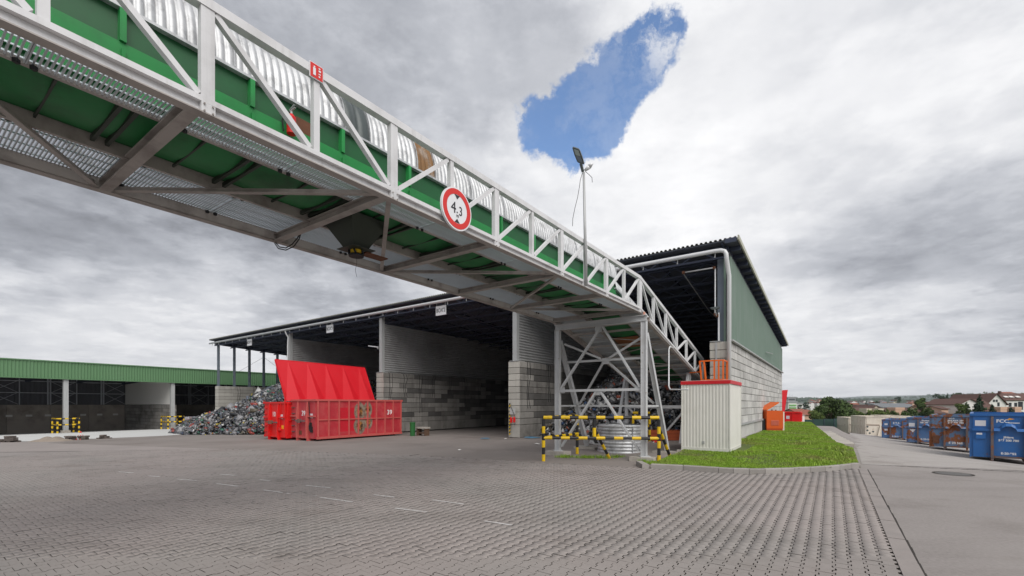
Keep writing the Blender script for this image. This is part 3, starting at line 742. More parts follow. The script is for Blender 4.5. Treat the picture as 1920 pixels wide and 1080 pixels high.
def block_wall(hx, y0, y1, top, W, label, m, mfront, rows=11, group=None):
    """wall running back along AY from hall (hx,y0) to (hx,y1); hx is its centre line"""
    base = top - 12 * BH; t = thing('block_wall', label, 'wall', HL(hx, y0, base), ang, group)
    core = MB(); core.box(-W/2 + .035, W/2 - .035, .05, y1 - y0 - .05, -.05, 12 * BH - .02); core.build('core', M_core, t)
    z = 0
    for r in range(rows):
        darkrow = m is M_blockd and (r in (2, 5) or random.random() < .22)
        H = BH * 2 if r == 0 else BH; y = y0; first = True; off = BL / 2 if r % 2 else 0
        while y < y1 - .02:
            L = (BL - off) if first and off else BL
            L = min(L, y1 - y)
            if L > .15:
                mk_ = m if m is not M_blockd or first or random.random() > (.72 if darkrow else .12) else M_blockdd
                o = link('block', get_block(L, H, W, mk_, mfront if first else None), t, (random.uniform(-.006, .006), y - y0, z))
            y += L; first = False
        z += H
    return t
PW = .66
lab = ['grey concrete block wall at the right end of the hall, pale weathered outer face', 'soiled concrete block wall between the scrap bay and bay BOX 2, hose reel on its end',
       'soiled concrete block wall behind the number 39 container', 'concrete block wall right of the big scrap heap, mostly behind the raised red lid', 'concrete block wall under the steel columns at the open left end']
walls = [(-PW/2, 0, 20.9, 3.88), (-9.80 + PW/2, 0, 20.5, 3.67), (-19.8 + PW/2, 0, 20.5, 3.54), (-30.35 + PW/2, 0, 20.5, 3.40), (-42.6 + PW/2, 0, 20.5, 3.24)]
WT = []
for (hx, y0, y1, top), lb, m in zip(walls, lab, (M_blockw, M_blockd, M_blockd, M_blockd, M_block)):
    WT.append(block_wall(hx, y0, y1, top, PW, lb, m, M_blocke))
# strip of footing and horizontal rail on the outer wall
mb = MB(); mb.box(PW/2 + .01, PW/2 + .06, .1, 20.8, .55, .63); mb.build('rail', M_post, WT[0])
mb = MB(); mb.box(PW/2 + .01, PW/2 + .12, 0, 20.9, 3.672, 3.72); mb.build('flashing', M_post, WT[0])
# steel binding cables hanging down the block faces
for wi, ys in ((1, (.6, 2.6, 4.4)), (2, (.4, 1.5, 2.9, 4.2, 5.8, 7.3, 9, 12)), (4, (1.5, 3))):
    for y in ys:
        mb = MB(); L = random.uniform(1.0, 2.6); pts = [(PW/2 - .1, y, 3.69), (PW/2 + .02, y + .03, 3.66)]
        for k in range(6): pts.append((PW/2 + .015, y + .05 * math.sin(k * 1.3 + y) + .1 * math.sin(y), 3.6 - L * (k + 1) / 6))
        mb.tube(pts, .011, 5); pts2 = [(p[0], p[1] + .18 + .06 * math.sin(i), p[2]) for i, p in enumerate(pts)]; mb.tube(pts2, .010, 5); mb.build('cable', M_black, WT[wi])

# ------------------------------------------------------------------ big hall
hall = thing('storage_hall', 'long open-fronted storage hall with pent roof, dark lattice trusses and green side cladding', 'hall', HC, ang)
def roofz(y): return 7.47 - .064 * (y + .4)
X0, X1 = -42.9, .32; YF, YB = -.4, 21.5
# corrugated roof sheet, ribs running front to back; visible as a toothed edge
mb = MB(); pitch = .16; x = X0; vs = []; prof = []
while x < X1:
    for fx, fz in ((0, 0), (.3, 0), (.45, .055), (.85, .055)):
        if x + fx * pitch < X1: prof.append((x + fx * pitch, fz))
    x += pitch
prof.append((X1, 0))
for (px, pz) in prof: vs += [(px, YF, roofz(YF) - .055 + pz), (px, YB, roofz(YB) - .055 + pz)]
fs = [(2*i, 2*i+2, 2*i+3, 2*i+1) for i in range(len(prof) - 1)]
mb.add(vs, fs)
mb.build('roof', M_roof, hall)
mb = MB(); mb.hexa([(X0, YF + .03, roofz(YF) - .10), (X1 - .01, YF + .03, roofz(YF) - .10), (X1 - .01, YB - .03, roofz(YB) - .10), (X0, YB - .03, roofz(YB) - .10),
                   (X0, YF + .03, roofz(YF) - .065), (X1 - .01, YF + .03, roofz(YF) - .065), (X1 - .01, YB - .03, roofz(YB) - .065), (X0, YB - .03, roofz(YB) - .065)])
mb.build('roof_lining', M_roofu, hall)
mb = MB(); mb.hexa([(X1, YF, roofz(YF) - .13), (X1 + .05, YF, roofz(YF) - .13), (X1 + .05, YB, roofz(YB) - .13), (X1, YB, roofz(YB) - .13),
                   (X1, YF, roofz(YF) + .03), (X1 + .05, YF, roofz(YF) + .03), (X1 + .05, YB, roofz(YB) + .03), (X1, YB, roofz(YB) + .03)])
mb.build('verge_trim', M_verge, hall)
# lattice trusses across the bays, one per column line
NT_ = 16; SP = 1.33
for k in range(NT_):
    y = .0 + k * SP; zt = roofz(y) - .17; zb = zt - .36; mb = MB()
    mb.beam((X0 + .2, y, zt), (-.15, y, zt), .09, .07); mb.beam((X0 + .2, y, zb), (-.15, y, zb), .09, .07)
    x = X0 + .3; i = 0; st = .62
    while x + st < -.2:
        za, zc = (zb, zt) if i % 2 == 0 else (zt, zb)
        mb.beam((x, y, za), (x + st, y, zc), .045, .045, up=(0, 1, 0)); x += st; i += 1
    mb.build('truss', M_navy, hall)
mb = MB()
for x in np.arange(-41, 0, 2.55): mb.beam((x, YF + .1, roofz(YF) - .14), (x, YB - .2, roofz(YB) - .14), .05, .06)
mb.build('rafter_set', M_navy, hall)
for k in range(26):                                                       # purlin ends under the verge
    y = -.6 + k * .86; mb = MB(); mb.box(-.055, X1 - .01, y, y + .06, roofz(y) - .26, roofz(y) - .105); mb.build('purlin_end', M_navy, hall)
# thin longitudinal tie rods below trusses
mb = MB()
for x in (-4.5, -13.5, -24): mb.beam((x, .3, 6.35), (x + .6, 19, 5.4), .03, .05)
mb.build('tie_rod', M_navy, hall)
# back wall
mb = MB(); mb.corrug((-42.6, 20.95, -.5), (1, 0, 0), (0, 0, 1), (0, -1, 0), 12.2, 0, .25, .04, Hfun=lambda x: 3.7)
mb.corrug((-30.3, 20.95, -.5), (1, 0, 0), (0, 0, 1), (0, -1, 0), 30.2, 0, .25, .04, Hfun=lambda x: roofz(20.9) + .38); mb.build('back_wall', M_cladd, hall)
# green side cladding with vertical ribs
mb = MB(); mb.corrug((-.02, 0.06, 3.90), (0, 1, 0), (0, 0, 1), (1, 0, 0), 20.84, 0, .28, .05, Hfun=lambda y: roofz(y) - .48 - 3.90)
mb.build('side_cladding', M_sidegreen, hall)
mb = MB(); mb.box(-.10, -.03, .06, 20.8, 3.9, 6.9); mb.f = mb.f; 
mb2 = MB(); mb2.hexa([(-.10, .06, 3.9), (-.03, .06, 3.9), (-.03, 20.8, 3.9), (-.10, 20.8, 3.9), (-.10, .06, roofz(0) - .3), (-.03, .06, roofz(0) - .3), (-.03, 20.8, roofz(20.8) - .3), (-.10, 20.8, roofz(20.8) - .3)])
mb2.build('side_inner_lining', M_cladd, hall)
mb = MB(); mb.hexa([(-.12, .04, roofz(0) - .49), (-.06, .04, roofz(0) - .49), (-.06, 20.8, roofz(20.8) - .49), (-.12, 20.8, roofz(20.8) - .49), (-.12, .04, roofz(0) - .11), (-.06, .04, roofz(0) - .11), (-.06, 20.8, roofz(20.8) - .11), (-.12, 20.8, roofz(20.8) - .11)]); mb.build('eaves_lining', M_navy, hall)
mb = MB(); mb.box(-.04, .02, 7.55, 7.60, 3.9, roofz(7.5) - .50); mb.build('cladding_joint', M_sidegreen, hall)
# divider cladding above the block walls, ribs horizontal, seen from the right
for (hx, y0, y1, top), nm in zip(walls[1:4], range(3)):
    zt = 6.55
    for sgn, o_ in ((1, .06), (-1, -.06)):
        mb = MB(); n = int((zt - top) / .135); 
        vs = []; prof2 = []
        for i in range(n):
            z = top + .02 + i * .135
            prof2 += [(z, 0), (z + .03, 0), (z + .075, .055), (z + .115, .055)]
        prof2.append((top + .02 + n * .135, 0))
        for (z, dd) in prof2: vs += [(hx + o_ + sgn * dd, .28, z), (hx + o_ + sgn * dd, 20.4, min(z, 9))]
        fs = [(2*i, 2*i+1, 2*i+3, 2*i+2) for i in range(len(prof2) - 1)]
        mb.add(vs, fs); mb.build('divider_cladding', M_clad, hall)
    # post at the front of the divider
    mb = MB(); mb.box(hx - .12, hx + .12, .05, .27, top + .005, 7.0); mb.build('post', M_post, hall)
    mb = MB(); mb.box(hx - .28, hx + .28, -.02, .5, top + .005, top + .03); mb.build('base_plate', M_post, hall)
# corner columns at the right
mb = MB(); mb.ibeam((-.33, .30, 3.89), (-.33, .30, 7.0), .22, .22, up=(0, 1, 0)); mb.build('corner_column', M_colm, hall)
mb = MB(); mb.box(-.20, -.13, .04, .12, 3.89, 7.1); mb.build('corner_trim', M_sidegreen, hall)
# gutter and downpipe
pts = [(X0 + .35, -.47, 7.05), (-.42, -.47, 7.05), (-.20, -.47, 7.04), (-.08, -.47, 6.99), (-.03, -.47, 6.89), (-.02, -.45, 6.7), (0.0, -.10, 6.2), (.0, -.10, .35)]
mb = MB(); mb.tube(pts, .075, 12); mb.build('gutter_pipe', M_pipe, hall, smooth=True)
for k in range(33):
    x = X0 + .9 + k * 1.3; mb = MB(); mb.box(x, x + .02, -.48, -.45, 6.85, 6.97); mb.cyl((x, -.465, 6.82), (x, -.465, 6.855), .022, 6); mb.build('gutter_hanger', M_post, hall)
mb = MB(); mb.tube([(-30.3, -.1, 7.1), (-30.2, -.1, 6.9), (-30.05, .0, 6.6), (-30.05, -.03, 6.0), (-30.05, -.03, .3)], .055, 8); mb.build('downpipe', M_pipe, hall, smooth=True)
# thin sprinkler pipe
mb = MB(); mb.tube([(-1.65, .1, 6.63), (-.56, .1, 6.63), (-.50, .1, 6.58), (-.50, .1, 4.95), (-.48, .1, 4.86)], .026, 8); mb.tube([(-.37, .08, 4.95), (-.37, .08, 1.9)], .028, 8); mb.build('sprinkler_pipe', M_pipe, hall, smooth=True)
mb = MB(); mb.tube([(-1.65, .1, 6.63), (-1.3, 3.0, 5.6), (-1.2, 5.2, 5.4)], .018, 6); mb.build('cable_line', M_post, hall)
for p_ in ((-1.62, .1, 6.63), (-.53, .1, 6.62), (-.49, .1, 4.9), (-.42, .1, 4.84)):
    mb = MB(); mb.box(p_[0]-.045, p_[0]+.045, .04, .16, p_[2]-.045, p_[2]+.045); mb.build('pipe_joint', M_rustm, hall)
# wall conduits on the block pillar
mb = MB(); mb.box(-.47, -.41, -.03, .0, 1.9, 3.85); mb.build('conduit', M_post, hall)
mb = MB(); mb.box(-.66, -.30, -.02, .34, 3.885, 3.91); mb.build('pillar_cap', M_post, hall)
mb = MB(); mb.tube([(.08, 10.3, 4.45), (.2, 12, 4.50), (.1, 13.5, 4.62)], .018, 6); mb.build('hanging_cable', M_post, hall)
# left end: paired lattice columns on the block wall, with bracing rods
for k in range(NT_):
    y = .15 + k * SP; zt = roofz(y) - .44; zb = 3.25; xc = -42.3; mb = MB()
    mb.box(xc - .17, xc - .09, y - .05, y + .05, zb, zt); mb.box(xc + .09, xc + .17, y - .05, y + .05, zb, zt)
    z = zb + .3
    while z < zt: mb.box(xc - .088, xc + .088, y - .03, y + .03, z, z + .09); z += .62
    mb.box(xc - .22, xc + .22, y - .1, y + .1, zb - .005, zb + .03)
    mb.build('column', M_colm, hall)
mb = MB()
for k in range(1, NT_ - 2, 2):
    y = .15 + k * SP; mb.beam((-42.3, y, 4.4 if k % 4 == 1 else 6.2), (-42.3, y + 2 * SP, 6.2 if k % 4 == 1 else 4.4), .02, .02)
mb.build('bracing_rod', M_colm, hall)
mb = MB(); mb.hexa([(-42.5, -.1, roofz(0) - .45), (-42.42, -.1, roofz(0) - .45), (-42.42, 20.5, roofz(20.5) - .45), (-42.5, 20.5, roofz(20.5) - .45),
                   (-42.5, -.1, roofz(0) - .11), (-42.42, -.1, roofz(0) - .11), (-42.42, 20.5, roofz(20.5) - .11), (-42.5, 20.5, roofz(20.5) - .11)]); mb.build('edge_beam', M_navy, hall)
# floodlight at the right corner and lamp on the middle post
def floodlight(loc, rz, label):
    t = thing('floodlight', label, 'lamp', loc, rz); mb = MB(); mb.box(-.13, .13, -.12, .10, 0, .05); mb.build('housing', M_lampg, t)
    mb = MB(); mb.box(-.11, .11, -.10, .08, -.012, -.001); mb.build('lens', M_lens, t); mb = MB(); mb.beam((0, .08, -.01), (0, .2, -.22), .03, .03); mb.build('bracket', M_post, t)
    return t
floodlight(HL(-.44, -.2, 5.05), ang, 'small grey floodlight on the column at the right corner of the hall')
t = thing('floodlight', 'slim white lamp sticking out left of the post above the block wall', 'lamp', HL(-19.8 + PW/2 - .2, 0, 5.1), ang)
mb = MB(); mb.beam((0, 0, 0), (-.75, -.1, .12), .09, .05); mb.build('housing', M_pipe, t); mb = MB(); mb.cyl((.02, 0, -.12), (.02, 0, .05), .03, 8); mb.build('bracket', M_post, t)
# bay signs
for (u, v, w, h, body, lb, hxp) in ((826.5, 582, 19, 17.5, "BOX'2", 'white BOX 2 sign hanging from the gutter nearest the conveyor', 0), (618, 616.5, 14, 14.5, "BOX'3", 'white BOX 3 sign hanging from the gutter left of the middle post', 0), (467.5, 642, 10.5, 12, "BOX'4", 'white BOX 4 sign hanging near the open left end of the hall', 0)):
    k = (u - CX) / F                                     # place on the front plane y=-.25 of the hall
    o = HL(0, -.25); tt = (o.x - k * o.y) / (AX.x - k * AX.y); p = o - AX * tt
    s = F / p.y; z = EYE + (HZ - v) / s; ww = w / s / .62; hh = h / s
    ww = {0: .75}.get(0) if True else ww
    t = thing('bay_sign', lb, 'sign', (p.x, p.y, z), ang); mb = MB(); mb.box(-ww/2, ww/2, 0, .03, -hh/2, hh/2); mb.build('panel', M_signw, t)
    mb = MB(); mb.box(-ww/2 + .05, -ww/2 + .065, .01, .02, hh/2, hh/2 + .22); mb.box(ww/2 - .065, ww/2 - .05, .01, .02, hh/2, hh/2 + .22); mb.build('hanger', M_post, t)
    text(body, hh * .60, (0, -.006, 0), (R(90), 0, 0), M_btext, t, sx=.80, bold=.001)
# ------------------------------------------------------------------ low green hall on the left
GC = Vector((-31.7, 32.0, 0)); gdir = (Vector((-28.1, 37.3, 0)) - GC).normalized(); gang = math.atan2(gdir.y, gdir.x) - math.pi / 2
def scl(o):
    p = o.location; o.location = (p.x * GK, p.y * GK, 1.6 + (p.z - 1.6) * GK); o.scale = (GK, GK, GK)
gh = thing('green_hall', 'low hall with green ribbed fascia, grey columns and open bays on the left', 'hall', GC, gang); scl(gh)
# local frame: x to the right (towards the yard), y away along the facade, z up; floor -.45 at the front to -.87 at the back
GX = Vector((math.cos(gang), math.sin(gang), 0)); GY = Vector((-math.sin(gang), math.cos(gang), 0))
mb = MB(); y0, y1 = -14, 62
mb.corrug((.22, y0, 3.42), (0, 1, 0), (0, 0, 1), (1, 0, 0), y1 - y0, 1.13, .17, .030); mb.build('fascia', M_fascia, gh)
mb = MB(); mb.box(.17, .30, y0, y1, 4.55, 4.63); mb.box(.17, .28, y0, y1, 3.36, 3.42); mb.build('fascia_trim', M_fascia, gh)
mb = MB(); mb.box(-11.6, .16, y0, y1, 4.40, 4.5); mb.build('roof', M_roofu, gh)
mb = MB()
for k in range(24):
    y = y0 + 1 + k * 3.2; mb.beam((-11.4, y, 3.55), (.1, y, 3.9), .12, .16)
mb.build('rafter_set', M_navy, gh)
COLY = [-6.4, 0, 6.4, 12.8, 19.2, 25.6]
for y in COLY:
    mb = MB(); mb.box(-.14, .14, y - .13, y + .13, -.45, 3.4); mb.build('column', M_post, gh)
    mb = MB(); mb.box(-.22, .22, y - .22, y + .22, -.5, -.25); mb.build('footing', M_slab, gh)
def gfz(x): return -.45 + .036 * x if x < 0 else -.45
mb = MB(); mb.hexa([(-11.5, y0, -1.0), (-.0, y0, -.7), (-.0, y1, -.7), (-11.5, y1, -1.0), (-11.5, y0, gfz(-11.5)), (0, y0, -.44), (0, y1, -.44), (-11.5, y1, gfz(-11.5))]); mb.build('floor', M_apron, gh)['kind'] = 'structure'
# back wall: precast panels below, dark cladding with framing above
M_pan = mat('stained_concrete_panel', (.36, .32, .28), .9, 0, .25, .8, .1, 30, dirt=.5, ds=.6, dcol=(.07, .06, .05), objrand=.15)
y = y0
while y < 30:
    mb = MB(); mb.box(-11.55, -11.35, y + .01, y + 2.53, -1.0, 1.55); mb.build('panel', M_pan, gh); y += 2.54
mb = MB(); mb.corrug((-11.6, y0, 1.55), (0, 1, 0), (0, 0, 1), (1, 0, 0), 44, 2.9, .3, .03); mb.build('back_cladding', mat('bay_cladding', (.10, .105, .12), .7), gh)
M_fr = mat('frame_grey', (.5, .52, .56), .6, 0, .1)
mb = MB()
for y in np.arange(-13, 30, 3.55):
    mb.box(-11.5, -11.36, y - .12, y - .04, 1.57, 3.9); mb.box(-11.5, -11.36, y + .04, y + .12, 1.57, 3.9)
    mb.box(-11.5, -11.42, y + 1.75, y + 1.81, 1.57, 3.9)
    for (a, b) in ((1.6, 2.6), (2.6, 1.6), (2.6, 3.6), (3.6, 2.6)):
        if (a > 2.5) == (b > 2.5) or True:
            mb.beam((-11.44, y + .1 + (0 if a < b else 0), a), (-11.44, y + 1.7, b), .03, .03)
mb.box(-11.48, -11.38, y0, 30, 3.55, 3.62); mb.box(-11.48, -11.38, y0, 30, 2.55, 2.61); mb.build('frame', M_fr, gh)
for k in range(14):
    y = -8.2 + k * 1.14 ; mb = MB(); mb.box(-11.345, -11.33, y, y + .38, .55, .72); mb.build('wall_plate', M_hw, gh)
# cross wall at the second column: blocks below, white cladding above
cw = thing('cross_wall', 'cross wall of stained blocks under white cladding inside the green hall', 'wall', GC + GY * 6.55, gang, ); scl(cw)
r = 0; z = -.85
while z < 1.45:
    x = -11.3 + (.6 if r % 2 else 0)
    mbx = -11.3
    if r % 2: o = link('block', get_block(.6, .3, .4, M_blockd), cw, (-10.7, 0, z), (0, 0, R(90)))
    while x < -.25:
        L = min(1.2, -.2 - x); o = link('block', get_block(round(L, 2), .3, .4, M_blockd), cw, (x + L, 0, z), (0, 0, R(90))); x += L
    z += .3; r += 1
mb = MB(); mb.box(-11.3, -.25, -.15, -.02, 1.58, 3.9); mb.build('cladding', M_hw, cw)
mb = MB(); mb.box(-11.25, -.3, -.14, .12, -.9, 1.5); mb.build('core', M_core, cw)
# far bay end wall, black
mb = MB(); mb.box(-11.3, -.3, 19.2, 19.4, -1, 4.4); mb.build('end_wall', M_cladd, gh)
# pale apron in front of the green hall
sheet('apron', [tuple(G(-90, 833, -.45))[:2], tuple(G(60, 827.5, -.45))[:2], tuple(G(200, 823, -.45))[:2], tuple(G(312, 817.5, -.45))[:2], tuple(((GC + GY * 22) * GK)[:2]), tuple(((GC - GY * 12) * GK)[:2])], .012, M_apron, 1.5)

# ------------------------------------------------------------------ striped tube barriers
def stripe_tube(name, parent, pts, r=.032, seg=.14, start=0):
    """tube cut in black and yellow bands, one mesh"""
    mb = MB(); k = start
    for p, q in zip(pts, pts[1:]):
        p = Vector(p); q = Vector(q); L = (q - p).length; n = max(1, round(L / seg))
        for i in range(n):
            mb.cyl(p.lerp(q, i / n), p.lerp(q, (i + 1) / n), r if k % 2 else r * 1.07, 9, k % 2, caps=(i in (0, n - 1))); k += 1
    return mb.build(name, [M_yel, M_blk], parent)
for (yy, lb) in ((0, 'black and yellow hoop guard around the nearer grey column of the green hall'), (6.4, 'black and yellow hoop guard around the farther column beside the scrap heap')):
    base = GC + GY * yy; t = thing('column_guard', lb, 'barrier', base + Vector((0, 0, -.45)), gang, ); scl(t)
    c4 = [(.75, -.55), (.75, .55), (-.65, .55), (-.65, -.55)]
    for (x, y) in c4: stripe_tube('post', t, [(x, y, 0), (x, y, 1.02)], .05, .17)
    for z in (1.04, .62):
        for (p, q) in ((c4[0], c4[1]), (c4[1], c4[2]), (c4[3], c4[0])): stripe_tube('rail', t, [(p[0], p[1], z), (q[0], q[1], z)], .045, .2)
# loose paver piles, sand, barrier on the apron edge
def pile(u, v, w, h, label, z=-.44):
    p = G(u, v, z); s = F / p.y; W = w / s; H = h / s; t = thing('paver_stack', label, 'paver stack', p)
    n = 0; zz = 0
    row = max(2, int(W / .22))
    while zz < H and row > 0:
        for i in range(row):
            mb = None; o = link('paver', stme, t, (-row * .11 + i * .22 + random.uniform(-.03, .03), random.uniform(-.1, .1), zz), (0, 0, random.uniform(-.25, .25)))
        zz += .085; row -= 1 if (n % 2 and w > 16) or w > 24 else 0; n += 1
mb = MB(); mb.box(-.1, .1, -.14, .14, 0, .08); tmp = mb.build('paver', M_pvst); stme = tmp.data; bpy.data.objects.remove(tmp)
for a in ((8, 829, 10, 4, 'small pile of loose pavers at the left edge of the picture'), (13+9, 829, 10, 9, 'squared stack of grey pavers on the edge of the pale apron'), (29, 829, 22, 8, 'tumbled pile of pavers beside the squared stack at the far left'),
          (136, 825.5, 15, 6, 'flat stack of pavers right of the sand heap'), (161, 825, 14, 6, 'flat stack of pavers right of the small striped trestle'), (199, 823, 26, 11, 'largest heap of loose pavers, on the apron left of the scrap heap')): pile(*a)
p = G(98, 827.5, -.44); mb = MB(); vs = []; n = 26
for i in range(n):
    for j in range(9):
        x = (i / (n - 1) - .5) * 2; y = (j / 8 - .5) * 2; hgt = .24 * max(0, 1 - abs(x) ** 2.2) * max(0, 1 - y * y) * (1 + .25 * math.sin(i * .9)); vs.append((x * 1.0, y * .5, hgt - .01))
mb.add(vs, [(i*9+j, (i+1)*9+j, (i+1)*9+j+1, i*9+j+1) for i in range(n-1) for j in range(8)]); o = mb.build('sand_heap', M_sand, smooth=True); o.location = p; tag(o, 'low heap of sand on the edge of the pale apron', 'sand heap')
t = thing('trestle', 'small red and white striped trestle standing between the paver stacks', 'barrier', G(151, 825, -.44))
M_whitep = mat('white_paint', (.75, .75, .75), .5)
for sx in (-1, 1):
    for sy in (-.15, .15):
        mb = MB(); k = 0
        for i in range(5): mb.beam(Vector((sx * .02, 0, .5)).lerp(Vector((sx * .1 + sx*.02, sy, 0)), i / 5), Vector((sx * .02, 0, .5)).lerp(Vector((sx * .12, sy, 0)), (i + 1) / 5), .02, .02, mi=i % 2)
        mb.build('leg', [M_signr, M_whitep], t)
# red and white wrapped bales beside the second column guard
t = thing('wrapped_bale', 'bale wrapped in pink and white film between the column guard and the scrap heap', 'bale', G(347, 800, -.5) + Vector((0, 1.5, 0)))
M_film = island_mat('printed_film', [((.5, .2, .22), 3), ((.6, .6, .66), 3), ((.35, .3, .33), 2)], .4)
mb = MB()
for i in range(16):
    a = random.uniform(-1, 1); mb.box(a - .22, a + .22, -.3 + random.uniform(-.1, .1), .3, random.uniform(0, .2), random.uniform(.5, .95))
mb.build('film', M_film, t)

# ------------------------------------------------------------------ scrap heaps (one mass of crumpled pieces each)
def scrap(name, label, H, boxr, n, m, smin, smax, light=0):
    """H(x,y)->height above ground"""
    x0, x1, y0, y1 = boxr; base = MB(); st = .4; nx_ = int((x1 - x0) / st); ny_ = int((y1 - y0) / st)
    vs = [(x0 + i * st, y0 + j * st, gz(x0 + i * st, y0 + j * st) + max(-.3, H(x0 + i * st, y0 + j * st) - .12)) for j in range(ny_ + 1) for i in range(nx_ + 1)]
    base.add(vs, [(j*(nx_+1)+i, j*(nx_+1)+i+1, (j+1)*(nx_+1)+i+1, (j+1)*(nx_+1)+i) for j in range(ny_) for i in range(nx_)])
    root = base.build(name, M_black); tag(root, label, 'scrap heap', kind='stuff')
    pts = []
    while len(pts) < n:
        x, y = random.uniform(x0, x1), random.uniform(y0, y1); h = H(x, y)
        if h > .02 or (h > -.03 and random.random() < .25): pts.append((x, y, gz(x, y) + max(h, .02)))
    P0 = np.array(pts); k = n
    # irregular crumpled 8-point lumps
    base_v = np.array([(-1,-1,-1),(1,-1,-1),(1,1,-1),(-1,1,-1),(-1,-1,1),(1,-1,1),(1,1,1),(-1,1,1)], float) * .5
    V = base_v[None] * (1 + rng.normal(0, .22, (k, 8, 3)))
    sc = np.exp(rng.uniform(np.log(smin), np.log(smax), (k, 1))) * np.where(rng.random((k, 1)) < .025, 2.1, 1.0) * rng.uniform([.5, .35, .08], [1.3, 1.0, .55], (k, 3))
    V = V * sc[:, None]
    q = rng.normal(size=(k, 4)); q[:, 1:3] *= .75; q /= np.linalg.norm(q, axis=1)[:, None]
    w, x, y, z = q.T
    Rm = np.stack([1-2*(y*y+z*z), 2*(x*y-z*w), 2*(x*z+y*w), 2*(x*y+z*w), 1-2*(x*x+z*z), 2*(y*z-x*w), 2*(x*z-y*w), 2*(y*z+x*w), 1-2*(x*x+y*y)], -1).reshape(k, 3, 3)
    V = np.einsum('kij,knj->kni', Rm, V) + P0[:, None] + np.c_[np.zeros((k, 2)), rng.uniform(-.06, .10, k)][:, None]
    fs = [(0,3,2,1),(4,5,6,7),(0,1,5,4),(1,2,6,5),(2,3,7,6),(3,0,4,7)]
    lp = np.concatenate(fs); loops = (lp[None] + (np.arange(k) * 8)[:, None]).ravel()
    npmesh('scrap_pieces', V.reshape(-1, 3), loops, np.full(k * 6, 4), m, parent=root, kind='stuff')
    return root
C1 = Vector((-15.5, 37.0, 0))
def H1(x, y):
    dx, dy = x - C1.x, y - C1.y
    if dx > 0: dx = max(0, dx - 2.5)
    r = math.hypot(dx / (10.3 if dx < 0 else 6.0), dy / 8.6) + .10 * mnoise.noise(Vector((x * .4, y * .4, 1)))
    h = 3.65 * min(1.0, max(0, 1.45 * (1 - r))) ** 1.0
    hx, hy = toH(x, y)
    if hx < -42.2 and hy > -.2: return -1
    if r >= 1: return -1
    return h + .18 * mnoise.noise(Vector((x * .9, y * .9, 5))) if h > .1 else h - .02
scrap('scrap_heap', 'big sloping heap of shredded grey and black electrical scrap spilling out of the left bay', H1, (-28, -7.5, 27.5, 45), 26000, M_scrap, .08, .30)
C2 = HL(-4.6, 9.5)
def H2(x, y):
    hx, hy = toH(x, y)
    if hx > -.75 or hx < -9.1 or hy < -.6: return -1
    r = math.hypot((hx + 5.4) / 6.4, (hy - 9.5) / 9.0) + .10 * mnoise.noise(Vector((x * .5, y * .5, 7)))
    if r >= 1: return -1
    h = 3.75 * min(1.0, max(0, 1.5 * (1 - r))) ** 1.05
    return h + .2 * mnoise.noise(Vector((x * .9, y * .9, 5))) if h > .1 else h - .02
scrap('scrap_heap', 'dark heap of metal and plastic scrap inside the bay behind the support tower', H2, (-4.5, 16, 14.5, 34), 16000, M_scrapd, .07, .28)

# ------------------------------------------------------------------ conveyor bridge
N0 = Vector((3.62, 12.68, 0)); BD = Vector((640.0, 845.0, 0)).normalized(); BC = Vector((-.82, .572, 0)).normalized(); WD = 2.85
PL = 1.066
def zb(t): return 4.18 - .010 * t if t <= 0 else 4.18 - .262 * t
def zt(t): return 5.22 - .0145 * t if t <= 0 else 5.22 - .266 * t
def B(t, off, z): return N0 + BD * t + BC * off + Vector((0, 0, z))
def Bz(t, off, dz): return B(t, off, zb(t) + dz)
bridge = thing('conveyor_bridge', 'white lattice truss bridge carrying a green conveyor under corrugated covers across the yard', 'conveyor bridge', N0 + Vector((0, 0, 4.18)))
KL = -15; TE = 6.75
segs = [(KL * PL, 0.0), (0.0, TE)]
def run(name, off, dz, w, h, m, top=False, both=segs, skipdown=False):
    for (a, b) in both:
        f = zt if top else zb; mb = MB(); mb.beam(B(a, off, f(a) + dz), B(b, off, f(b) + dz), w, h); mb.build(name, m, bridge, world=True)
